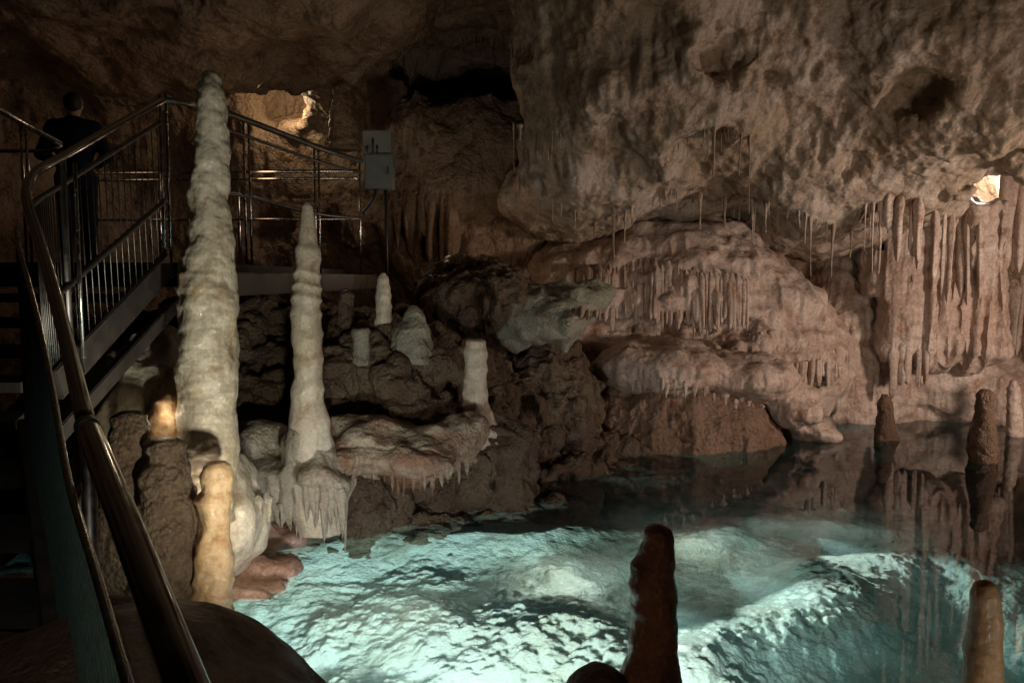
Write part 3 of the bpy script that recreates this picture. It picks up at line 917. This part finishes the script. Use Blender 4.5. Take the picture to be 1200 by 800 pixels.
stalagmite('stalagmite', [(83, 239, 251), (86, 236, 256), (92, 233, 260), (110, 231, 263), (140, 230, 264), (155, 231, 265), (165, 228, 266), (200, 225, 265), (230, 223, 266), (246, 225, 269),
                          (275, 221, 270), (300, 216, 272), (340, 213, 274), (372, 215, 275), (400, 212, 275), (430, 211, 274), (460, 214, 275), (490, 213, 275), (520, 211, 276), (545, 214, 275), (558, 220, 273), (575, 224, 272), (610, 224, 274)],
           4.7, M['pale'], 'tallest pale stalagmite rising in front of the railing like a rough candle', 0.014, 14, 100, ringamp=0.0025)
stalagmite('stalagmite', [(237, 357, 362), (242, 354, 366), (262, 353, 369), (285, 351, 371), (292, 348, 373), (315, 347, 374), (345, 344, 376), (370, 342, 375), (400, 342, 377), (415, 345, 376), (440, 345, 377),
                          (470, 342, 378), (490, 340, 385), (520, 340, 388), (545, 338, 384), (575, 340, 398), (600, 342, 405), (622, 350, 402)],
           5.85, M['pale'], 'slender pale ringed stalagmite with a skirt of dripstone at the water edge', 0.006, 13, 110, ringamp=0.007)
stalagmite('stalagmite', [(541, 246, 262), (546, 243, 266), (560, 241, 268), (575, 240, 268), (585, 233, 268), (598, 237, 267), (615, 240, 268), (640, 232, 269), (665, 229, 269), (690, 226, 268), (720, 222, 270)],
           4.25, M['amber'], 'short amber stalagmite glowing at the foot of the tallest one', 0.014, 6, 120)
stalagmite('stalagmite', [(482, 142, 158), (488, 135, 164), (505, 130, 168), (540, 126, 172), (590, 122, 178), (640, 118, 184), (690, 114, 190)], 4.35, M['bank'],
           'blunt brown stalagmite nearest the handrail, left of the brown twin', 0.02, 5, 130)
stalagmite('stalagmite', [(514, 186, 202), (520, 181, 208), (540, 178, 212), (560, 168, 216), (600, 160, 228), (650, 158, 232), (700, 155, 236)], 4.3, M['bank'],
           'brown round headed stalagmite between the handrail and the amber one', 0.022, 5, 140)
stalagmite('stalagmite', [(462, 190, 200), (468, 182, 210), (485, 178, 216), (510, 174, 220), (540, 172, 222), (580, 168, 224)], 4.75, M['amber'],
           'warm lit stalagmite stump tucked behind the brown stalagmites left of the tallest one', 0.02, 5, 150)
stalagmite('stalagmite', [(397, 551, 563), (400, 547, 568), (420, 546, 569), (445, 544, 569), (468, 543, 571), (480, 540, 574), (500, 533, 584), (520, 520, 596)], 6.9, M['pale'],
           'pale flat topped stalagmite standing alone in the middle of the bank', 0.012, 6, 160)
stalagmite('stalagmite', [(320, 447, 451), (326, 444, 454), (345, 442, 457), (370, 442, 457), (385, 440, 458), (400, 434, 464), (414, 424, 474)], 7.2, M['pale'],
           'pointed pale stalagmite, tallest of the small ones on the upper ledge', 0.010, 6, 170, group='small stalagmites on the upper ledge')
stalagmite('stalagmite', [(338, 402, 408), (345, 398, 412), (370, 397, 413), (395, 395, 416)], 7.3, M['bank'],
           'dim brown stalagmite left of the pointed one on the upper ledge', 0.010, 4, 180, group='small stalagmites on the upper ledge')
stalagmite('stalagmite', [(358, 481, 487), (364, 478, 492), (376, 475, 497), (385, 464, 502), (405, 460, 504), (425, 458, 508)], 7.1, M['palerock'],
           'squat knobby stalagmite right of the pointed one on the upper ledge', 0.022, 4, 190, group='small stalagmites on the upper ledge')
stalagmite('stalagmite', [(385, 416, 430), (390, 414, 432), (410, 413, 433), (430, 411, 436)], 6.9, M['palerock'],
           'stumpy stalagmite in front of the dim brown one on the upper ledge', 0.012, 3, 195, group='small stalagmites on the upper ledge')
stalagmite('stalagmite', [(615, 764, 778), (620, 758, 785), (632, 756, 788), (650, 752, 789), (672, 744, 792), (690, 741, 794), (705, 743, 792), (730, 742, 793), (760, 740, 794), (785, 732, 796), (810, 722, 800), (860, 715, 808)],
           2.6, M['red'], 'rusty dark stalagmite standing before the pool at the bottom of the picture', 0.012, 8, 200, ringamp=0.002)
stalagmite('stalagmite', [(680, 1150, 1160), (684, 1144, 1166), (696, 1140, 1169), (715, 1141, 1170), (740, 1138, 1171), (760, 1133, 1170), (790, 1133, 1170), (830, 1130, 1172), (900, 1126, 1176)],
           2.8, M['amber'], 'smooth pinkish stalagmite standing before the pool at the bottom right corner', 0.009, 6, 210, ringamp=0.001)
stalagmite('stalagmite', [(456, 1151, 1158), (462, 1147, 1162), (480, 1146, 1163), (492, 1144, 1164), (508, 1137, 1166), (545, 1136, 1168), (580, 1136, 1168)], 8.7, M['dark'],
           'dark stalagmite rising out of the far right water', 0.018, 6, 220)
stalagmite('stalagmite', [(462, 1034, 1040), (470, 1031, 1044), (490, 1029, 1046), (510, 1026, 1050), (545, 1022, 1054)], 9.9, M['dark'],
           'small dark stalagmite at the foot of the far pale shelf', 0.015, 4, 230)
stalagmite('stalagmite', [(445, 1185, 1191), (455, 1182, 1194), (490, 1181, 1196), (520, 1180, 1198)], 10.1, M['flow'],
           'thin brown stalagmite on the far shelf at the right edge', 0.012, 5, 240)
stalagmite('stalagmite', [(97, 398, 404), (104, 393, 409), (125, 391, 412), (150, 388, 416), (175, 384, 420)], 10.6, M['cave'],
           'dim stalagmite below the ceiling left of the black recess', 0.02, 4, 250)


# ------------------------------------------------------------------ tubes, bars
def tube_mesh(name, pts, r, A=14, cap=True, closed=False):
    pts = [Vector(p) for p in pts]
    V = []; Fq = []
    up = Vector((0, 0, 1))
    n = len(pts)
    prev = None
    for i, p in enumerate(pts):
        if i == 0: d = pts[1] - p
        elif i == n - 1: d = p - pts[i - 1]
        else: d = (pts[i + 1] - p).normalized() + (p - pts[i - 1]).normalized()
        d.normalize()
        if prev is None:
            a = d.cross(up)
            if a.length < 0.05: a = d.cross(Vector((1, 0, 0)))
        else:
            a = prev - d * prev.dot(d)
        a.normalize(); prev = a
        b = d.cross(a)
        for j in range(A):
            th = 2 * math.pi * j / A
            V.append(p + (a * math.cos(th) + b * math.sin(th)) * r)
    for i in range(n - 1):
        for j in range(A):
            Fq.append((i * A + j, i * A + (j + 1) % A, (i + 1) * A + (j + 1) % A, (i + 1) * A + j))
    if cap:
        Fq.append(tuple(range(A))[::-1]); Fq.append(tuple(range((n - 1) * A, n * A)))
    me = bpy.data.meshes.new(name)
    me.from_pydata([tuple(v) for v in V], [], Fq)
    me.polygons.foreach_set("use_smooth", np.ones(len(me.polygons), bool))
    return me


def curve_pts(pts, n=8):
    """Catmull-Rom through the points"""
    pts = [Vector(p) for p in pts]
    Q = [pts[0] * 2 - pts[1]] + pts + [pts[-1] * 2 - pts[-2]]
    out = []
    for i in range(1, len(Q) - 2):
        for k in range(n):
            t = k / n
            a, b, c, d = Q[i - 1], Q[i], Q[i + 1], Q[i + 2]
            out.append(0.5 * ((2 * b) + (c - a) * t + (2 * a - 5 * b + 4 * c - d) * t * t + (3 * b - a - 3 * c + d) * t ** 3))
    out.append(pts[-1])
    return out


def bar_mesh(name, a, b, w_, h_):
    """rectangular bar from a to b"""
    a = Vector(a); b = Vector(b); d = (b - a)
    L_ = d.length; d.normalize()
    s = d.cross(Vector((0, 0, 1)))
    if s.length < 0.05: s = Vector((1, 0, 0))
    s.normalize(); u = s.cross(d)
    V = []
    for e in (a, b):
        for i, j in ((-1, -1), (1, -1), (1, 1), (-1, 1)):
            V.append(tuple(e + s * i * w_ / 2 + u * j * h_ / 2))
    Fq = [(3, 2, 1, 0), (4, 5, 6, 7), (0, 1, 5, 4), (1, 2, 6, 5), (2, 3, 7, 6), (3, 0, 4, 7)]
    me = bpy.data.meshes.new(name)
    me.from_pydata(V, [], Fq)
    bm_bevel(me, min(w_, h_) * 0.12)
    return me


def bm_bevel(me, w_):
    import bmesh
    bm = bmesh.new(); bm.from_mesh(me)
    bmesh.ops.bevel(bm, geom=bm.edges[:], offset=w_, segments=2, affect='EDGES')
    bm.to_mesh(me); bm.free()


def join_meshes(name, meshes):
    V = []; Fq = []
    for m in meshes:
        o_ = len(V)
        V += [tuple(v.co) for v in m.vertices]
        Fq += [tuple(i + o_ for i in p.vertices) for p in m.polygons]
    me = bpy.data.meshes.new(name)
    me.from_pydata(V, [], Fq)
    return me


# handrail path (top rail), from the camera side up the stairs
RAIL = [P(290, 990, 0.80), P(218, 800, 1.00), P(142, 600, 1.42), P(102, 500, 1.85), P(78, 400, 2.35), P(60, 330, 2.75), P(45, 280, 3.05), P(34, 245, 3.30), P(31, 224, 3.45), P(38, 206, 3.62), P(52, 195, 3.76), P(78, 181, 3.95),
        P(135, 148, 4.45), P(190, 117, 5.1)]
PLAT_Z = 2.12
TOP_Z = 3.24
sr = empty('stair_railing', (RAIL[0].x, RAIL[0].y, 0.3))
tag(sr, 'shiny steel stair handrail sweeping up from the bottom left corner with wire mesh below', 'railing')


def part(name, me, mat, parent):
    if parent.type == 'EMPTY' or True:
        me.transform(Matrix.Translation(-parent.location))
    return link(name, me, mat, parent)


low = curve_pts(RAIL[:4], 10)
part('handrail', tube_mesh('handrail', curve_pts(RAIL[3:], 10), 0.0215, 24), M['rail'], sr)
part('handrail', tube_mesh('handrail', low, 0.0265, 28), M['rail'], sr)
part('rail_joint', tube_mesh('rail_joint', [RAIL[3] + (RAIL[2] - RAIL[3]).normalized() * 0.03, RAIL[3] - (RAIL[2] - RAIL[3]).normalized() * 0.01], 0.0275, 20), M['steel_dark'], sr)


def below(p, dz, dx=0.0):
    return Vector((p.x + dx, p.y, p.z - dz))


mid = [below(p, 0.14, -0.02) for p in RAIL[9:]]
part('middle_rail', tube_mesh('middle_rail', curve_pts(mid, 6), 0.014, 10), M['steel_dark'], sr)
side = [below(p, 0.10 + 0.04 * i / 6, -0.05) for i, p in enumerate(RAIL[:9])]
part('mesh_rail', tube_mesh('mesh_rail', curve_pts(side, 6), 0.009, 10), M['steel'], sr)
side2 = [below(p, 0.13 + 0.05 * i / 6, -0.09) for i, p in enumerate(RAIL[:9])]
lowr = [below(p, 0.62) for p in RAIL[10:]]
part('lower_rail', tube_mesh('lower_rail', curve_pts(lowr, 6), 0.016, 10), M['steel_dark'], sr)
foot_ = [below(p, 0.95) for p in RAIL[10:]]
part('bottom_rail', tube_mesh('bottom_rail', curve_pts(foot_, 6), 0.014, 10), M['steel_dark'], sr)


def at_t(path, t):
    f = t * (len(path) - 1); i = min(int(f), len(path) - 2); f -= i
    return path[i].lerp(path[i + 1], f)


cm = curve_pts(mid, 12); cf = curve_pts(foot_, 12)
nb = 30
for i in range(nb):
    a = at_t(cm, 0.10 + 0.88 * i / (nb - 1))
    b = Vector((a.x + 0.02, a.y, a.z - 0.80))
    part('baluster', tube_mesh('baluster', [a, b], 0.0032, 6), M['steel_dark'], sr)
pq = P(76, 183, 3.93)
part('post', tube_mesh('post', [(pq.x - 0.02, pq.y, pq.z), (pq.x - 0.02, pq.y, pq.z - 1.05)], 0.022, 14), M['steel_dark'], sr)
part('post', tube_mesh('post', [(pq.x + 0.035, pq.y + .02, pq.z - 0.03), (pq.x + 0.035, pq.y + .02, pq.z - 1.05)], 0.010, 12), M['steel'], sr)
pq = P(103, 505, 1.86)
part('post', tube_mesh('post', [(pq.x, pq.y, pq.z - 0.02), (pq.x - 0.02, pq.y, pq.z - 1.0)], 0.018, 14), M['steel_dark'], sr)
# woven wire under the near rail: two families of thin crossing wires
wm = []
path = curve_pts(side, 14)
Ltot = len(path) - 1
for fam in (-1, 1):
    for i in range(-26, 80):
        a = []
        for s_ in range(0, 27, 2):
            t = (i / 64.0 + fam * s_ / 26 * 0.22)
            if 0 <= t <= 1:
                p = at_t(path, t)
                a.append(Vector((p.x + 0.004 * fam, p.y, p.z - 0.02 - 0.78 * s_ / 26)))
        if len(a) > 1:
            wm.append(tube_mesh('w', a, 0.0022, 4, False))
part('wire_mesh', join_meshes('wire_mesh', wm), M['wire'], sr)

# platform railing: posts, two rails, a mid rail
pr = empty('platform_railing', (-2.2, 7.0, PLAT_Z))
tag(pr, 'steel railing with paired posts along the near edge of the raised platform', 'railing')
a0 = P(190, 117, 5.1); a0.x -= 0.0
T = [a0, P(240, 123, 5.9), P(289, 141, 6.7), P(371, 172, 7.6), P(423, 189, 9.0)]
part('handrail', tube_mesh('handrail', curve_pts(T[1:], 6), 0.026, 14), M['steel_dark'], pr)
part('handrail', tube_mesh('handrail', [T[0], T[1]], 0.020, 14), M['steel_dark'], pr)
part('middle_rail', tube_mesh('middle_rail', [below(p, 0.13) for p in curve_pts(T[1:], 6)], 0.013, 10), M['steel_dark'], pr)
part('lower_rail', tube_mesh('lower_rail', [below(p, 0.62) for p in curve_pts(T[1:], 6)], 0.015, 10), M['steel_dark'], pr)
for (px, py, D, w_) in ((187, 111, 5.1, 3.2), (194, 110, 5.2, 3.2), (285, 143, 6.7, 2.6), (291, 143, 6.75, 2.6), (368, 172, 7.6, 2.4), (373, 173, 7.65, 2.4), (421, 188, 9.0, 2.6)):
    p = P(px, py, D)
    part('post', tube_mesh('post', [p, (p.x, p.y, PLAT_Z - 0.12)], w_ / F * D / 2, 12), M['steel'], pr)
for i in range(16):
    p = Vector(T[0]).lerp(Vector(T[1]), i / 40) if i < 0 else None

# far railing
fr_ = empty('far_railing', (-3.4, 9.2, PLAT_Z))
tag(fr_, 'low horizontal steel rails closing the back of the platform behind the tall stalagmite', 'railing')
for z, r in ((3.19, 0.020), (3.11, 0.016), (2.66, 0.014)):
    part('rail', tube_mesh('rail', [(-5.0, 9.25, z), (-1.72, 9.05, z)], r, 10), M['steel'], fr_)
for x in (-4.9, -4.0, -3.1):
    part('post', tube_mesh('post', [(x, 9.2, 3.2), (x, 9.2, PLAT_Z - 0.1)], 0.02, 10), M['steel'], fr_)

lr = empty('landing_railing', (-3.6, 5.8, PLAT_Z))
tag(lr, 'steel railing on the far side of the stairs at the left edge', 'railing')
q = [P(-60, 98, 4.9), P(0, 129, 5.4), P(27, 145, 5.75), P(70, 168, 6.8)]
part('handrail', tube_mesh('handrail', q, 0.022, 12), M['steel'], lr)
part('rail', tube_mesh('rail', [P(-60, 177, 6.6), P(60, 177, 6.8), P(72, 170, 6.8)], 0.016, 10), M['steel'], lr)
for px in (24, 30):
    p = P(px, 147, 5.75)
    part('post', tube_mesh('post', [p, (p.x, p.y, PLAT_Z - 0.1)], 0.010, 10), M['steel'], lr)

# platform and stairs
pl = empty('platform', (-3.9, 7.3, PLAT_Z - 0.2))
tag(pl, 'dark raised walkway platform behind the tallest stalagmite', 'walkway')
part('deck', box_mesh('deck', (-6.3, 5.15, PLAT_Z - 0.09), (-1.95, 9.4, PLAT_Z - 0.02)), M['tread'], pl)
part('edge_beam', bar_mesh('edge_beam', (-1.93, 5.1, PLAT_Z - 0.16), (-1.60, 9.4, PLAT_Z - 0.16), 0.08, 0.16), M['stringer'], pl)
part('edge_beam', bar_mesh('edge_beam', (-1.60, 9.42, PLAT_Z - 0.14), (-6.3, 9.42, PLAT_Z - 0.14), 0.08, 0.16), M['stringer'], pl)
for x, y in ((-2.3, 6.2), (-2.2, 8.6), (-4.6, 6.2), (-4.6, 8.6)):
    part('leg', tube_mesh('leg', [(x, y, PLAT_Z - 0.1), (x, y, 0.2)], 0.05, 12), M['stringer'], pl)

st = empty('stairs', (-2.6, 4.2, 0.8))
tag(st, 'dark steel stairs climbing away at the left edge inside the handrail', 'stairs')
cr = curve_pts(RAIL, 10)


def rail_x(y):
    ys = [p.y for p in cr]; xs = [p.x for p in cr]
    return float(np.interp(y, ys, xs))


def rail_z(y):
    return float(np.interp(y, [p.y for p in cr], [p.z for p in cr]))


y = 5.12; zt = PLAT_Z
stepn = 0
while y > -0.6:
    dep = 0.29
    zf = rail_z(max(y - dep / 2, 0.8)) - 1.02
    xr = rail_x(y - dep) - 0.10 if y - dep > 0.8 else -0.35
    xr2 = rail_x(y) - 0.10 if y > 0.8 else -0.35
    V = [(-4.0, y - dep, zf - 0.04), (xr, y - dep, zf - 0.04), (xr2, y + 0.02, zf - 0.04), (-4.0, y + 0.02, zf - 0.04)]
    V += [(a, b, c + 0.04) for a, b, c in V]
    me = bpy.data.meshes.new('step'); me.from_pydata(V, [], [(3, 2, 1, 0), (4, 5, 6, 7), (0, 1, 5, 4), (1, 2, 6, 5), (2, 3, 7, 6), (3, 0, 4, 7)])
    part('step', me, M['tread'], st)
    if stepn % 1 == 0:
        part('nosing', bar_mesh('nosing', (-4.0, y - dep - 0.012, zf - 0.018), (xr, y - dep - 0.012, zf - 0.018), 0.02, 0.05), M['stringer'], st)
    y -= dep; stepn += 1
sa = [below(p, 1.02) for p in RAIL[10:]]
for i in range(len(sa) - 1):
    pass
part('stringer', bar_mesh('stringer', sa[0], sa[-1], 0.05, 0.16), M['stringer'], st)
part('stringer', bar_mesh('stringer', sa[0] + Vector((0.0, 0, -0.24)), sa[-1] + Vector((0.05, 0, -0.24)), 0.05, 0.09), M['stringer'], st)
sb = [below(p, 1.05, -0.06) for p in RAIL[:9]]
for i in (0, 3, 6):
    j = min(i + 3, 8)
    part('stringer', bar_mesh('stringer', sb[i], sb[j], 0.05, 0.18), M['stringer'], st)

# ------------------------------------------------------------------ control cabinet
c0 = P(446, 222, 9.3)
cb = empty('control_cabinet', (c0.x, 9.3, c0.z))
tag(cb, 'grey green electrical control cabinet beside the end post of the platform railing', 'electrical cabinet')
lo = P(429, 222, 9.3); hi = P(461, 181, 9.3); hi2 = P(459, 154, 9.3)
m_ = box_mesh('body', (lo.x, 9.2, lo.z), (hi.x, 9.42, hi.z)); bm_bevel(m_, 0.01); part('body', m_, M['cabinet'], cb)
m_ = box_mesh('door', (lo.x + 0.02, 9.185, lo.z + 0.02), (hi.x - 0.02, 9.197, hi.z - 0.02)); bm_bevel(m_, 0.003); dr = part('door', m_, M['cabinet'], cb)
dr_loc = Vector((hi.x - 0.045, 9.17, (lo.z + hi.z) / 2))
hm = box_mesh('handle', (dr_loc.x - 0.008, 9.168, dr_loc.z - 0.04), (dr_loc.x + 0.008, 9.184, dr_loc.z + 0.04)); hm.transform(Matrix.Translation(-cb.location))
link('handle', hm, M['black'], dr)
m_ = box_mesh('switch_box', (lo.x - 0.02, 9.22, hi.z + 0.004), (hi2.x, 9.40, hi2.z)); bm_bevel(m_, 0.01); part('switch_box', m_, M['cabinet_light'], cb)
for px, l, t in ((430, 6, 172), (437, 16, 163), (442, 8, 171)):
    a = P(px, t, 9.18); b = P(px, t + l, 9.18)
    part('cable_gland', tube_mesh('cable_gland', [a, b], 0.014, 10), M['black'], cb)
part('cable', tube_mesh('cable', curve_pts([P(441, 221, 9.3), P(439, 232, 9.25), P(432, 243, 9.2), P(426, 250, 9.15)], 5), 0.022, 10), M['black'], cb)
part('stand', tube_mesh('stand', [P(452, 220, 9.35), Vector((P(452, 220, 9.35).x, 9.35, 1.6))], 0.02, 10), M['black'], cb)


# ------------------------------------------------------------------ person
def person():
    bx, by = P(93, 300, 8.2).x, 8.2
    z0 = PLAT_Z - 0.02
    root = empty('person', (bx, by, z0))
    tag(root, 'person in dark navy clothes standing on the platform beyond the stair railing', 'person')
    H = 1.72
    hip = z0 + 0.92; sh = z0 + 1.42
    def g(X, Y, Z):
        x = X - bx; y = Y - by; z = Z - z0
        f = caps(x, y, z, (0, 0, 0.95), (0, 0, 1.12), 0.135, 0.125)
        f = smin(f, ell(x, y, z, (0, 0.0, 1.28), (0.185, 0.115, 0.20)), 0.06)
        f = smin(f, caps(x, y, z, (-0.15, 0, 1.40), (0.15, 0, 1.40), 0.06, 0.06), 0.07)
        f = smin(f, caps(x, y, z, (0, 0.0, 1.42), (0, -0.02, 1.56), 0.055, 0.052), 0.03)
        f = smin(f, ell(x, y, z, (0.0, -0.025, 1.63), (0.076, 0.095, 0.115)), 0.02)
        f = smin(f, ell(x, y, z, (0.0, -0.122, 1.615), (0.013, 0.02, 0.022)), 0.01)
        f = smin(f, ell(x, y, z, (-0.078, -0.015, 1.62), (0.010, 0.02, 0.032)), 0.008)
        f = smin(f, ell(x, y, z, (0.078, -0.015, 1.62), (0.010, 0.02, 0.032)), 0.008)
        for s in (-1, 1):
            f = smin(f, caps(x, y, z, (0.09 * s, 0, 0.92), (0.10 * s, -0.01, 0.48), 0.09, 0.058), 0.04)
            f = smin(f, caps(x, y, z, (0.10 * s, -0.01, 0.48), (0.11 * s, 0.02, 0.09), 0.058, 0.036), 0.02)
            f = smin(f, caps(x, y, z, (0.11 * s, 0.03, 0.045), (0.125 * s, -0.14, 0.035), 0.04, 0.034), 0.02)
            el = (0.29 * s, 0.05, 1.13); wr = (0.17 * s, -0.20, 1.06)
            f = smin(f, caps(x, y, z, (0.19 * s, 0, 1.40), el, 0.052, 0.04), 0.03)
            f = smin(f, caps(x, y, z, el, wr, 0.04, 0.026), 0.02)
            f = smin(f, ell(x, y, z, (0.155 * s, -0.25, 1.05), (0.038, 0.048, 0.020)), 0.015)
            for k in range(4):
                ox = (k - 1.5) * 0.019
                l = (0.062, 0.075, 0.070, 0.052)[k]
                a = (0.155 * s + ox, -0.285, 1.05); b = (0.155 * s + ox, -0.285 - l * 0.6, 1.045); c = (0.155 * s + ox, -0.285 - l * 0.9, 1.02)
                f = smin(f, caps(x, y, z, a, b, 0.009, 0.0085), 0.004)
                f = smin(f, caps(x, y, z, b, c, 0.0085, 0.007), 0.004)
            f = smin(f, caps(x, y, z, (0.155 * s - 0.03 * s, -0.235, 1.05), (0.155 * s - 0.06 * s, -0.285, 1.04), 0.011, 0.008), 0.006)
        return f
    lo_ = (bx - 0.5, by - 0.5, z0 - 0.03); hi_ = (bx + 0.5, by + 0.35, z0 + 1.85)
    def rb(o):
        o.data.transform(Matrix.Translation(-root.location)); return o
    rb(body('body', g, lo_, hi_, 0.012, 0, None, M['skin'], parent=root))
    def jacket(X, Y, Z):
        x = X - bx; y = Y - by; z = Z - z0
        f = caps(x, y, z, (0, 0, 0.88), (0, 0, 1.10), 0.170, 0.155)
        f = smin(f, ell(x, y, z, (0, 0.0, 1.28), (0.215, 0.145, 0.22)), 0.06)
        f = smin(f, caps(x, y, z, (-0.16, 0, 1.40), (0.16, 0, 1.40), 0.085, 0.085), 0.07)
        f = smin(f, caps(x, y, z, (0, 0.0, 1.44), (0, -0.01, 1.50), 0.075, 0.07), 0.03)
        for s in (-1, 1):
            el = (0.29 * s, 0.05, 1.13); wr = (0.185 * s, -0.17, 1.068)
            f = smin(f, caps(x, y, z, (0.19 * s, 0, 1.39), el, 0.078, 0.06), 0.04)
            f = smin(f, caps(x, y, z, el, wr, 0.06, 0.042), 0.03)
        f = smax(f, 0.80 - z, 0.02)
        f = smax(f, z - 1.52, 0.01)
        return f + 0.006 * vnoise(X * 14, Y * 14, Z * 9, 4)
    rb(body('jacket', jacket, lo_, hi_, 0.014, 0, None, M['jacket'], parent=root))
    def trou(X, Y, Z):
        x = X - bx; y = Y - by; z = Z - z0
        f = caps(x, y, z, (0, 0, 0.90), (0, 0, 1.0), 0.155, 0.15)
        for s in (-1, 1):
            f = smin(f, caps(x, y, z, (0.09 * s, 0, 0.90), (0.10 * s, -0.01, 0.48), 0.108, 0.078), 0.03)
            f = smin(f, caps(x, y, z, (0.10 * s, -0.01, 0.48), (0.11 * s, 0.02, 0.10), 0.078, 0.066), 0.02)
        f = smax(f, 0.07 - z, 0.01)
        return f + 0.005 * vnoise(X * 16, Y * 16, Z * 10, 8)
    rb(body('trousers', trou, lo_, hi_, 0.014, 0, None, M['trousers'], parent=root))
    def hair(X, Y, Z):
        x = X - bx; y = Y - by; z = Z - z0
        f = ell(x, y, z, (0.0, -0.015, 1.645), (0.092, 0.108, 0.122))
        f = smax(f, -(y + 0.075 + 0.5 * (z - 1.66)), 0.01) if False else f
        f = smax(f, (1.655 - z) - 1.4 * (y + 0.02), 0.02)
        f = smax(f, 1.555 - z, 0.01)
        return f + 0.004 * vnoise(X * 60, Y * 60, Z * 20, 8)
    rb(body('hair', hair, lo_, hi_, 0.010, 0, None, M['hair'], parent=root))
    for s in (-1, 1):
        def shoe(X, Y, Z, s=s):
            x = X - bx; y = Y - by; z = Z - z0
            f = caps(x, y, z, (0.11 * s, 0.04, 0.05), (0.127 * s, -0.16, 0.04), 0.050, 0.044)
            f = smin(f, caps(x, y, z, (0.11 * s, 0.03, 0.05), (0.11 * s, 0.025, 0.11), 0.05, 0.048), 0.02)
            return smax(f, 0.002 - z, 0.004)
        rb(body('shoe', shoe, lo_, (hi_[0], hi_[1], z0 + 0.25), 0.010, 0, None, M['shoe'], parent=root))
    root.rotation_euler = (0, 0, math.radians(200))
    return root


person()

tag(link('water', box_mesh('water', (-4.2, 1.9, -1.85), (8.6, 13.2, 0.0)), M['water']), kind='structure')
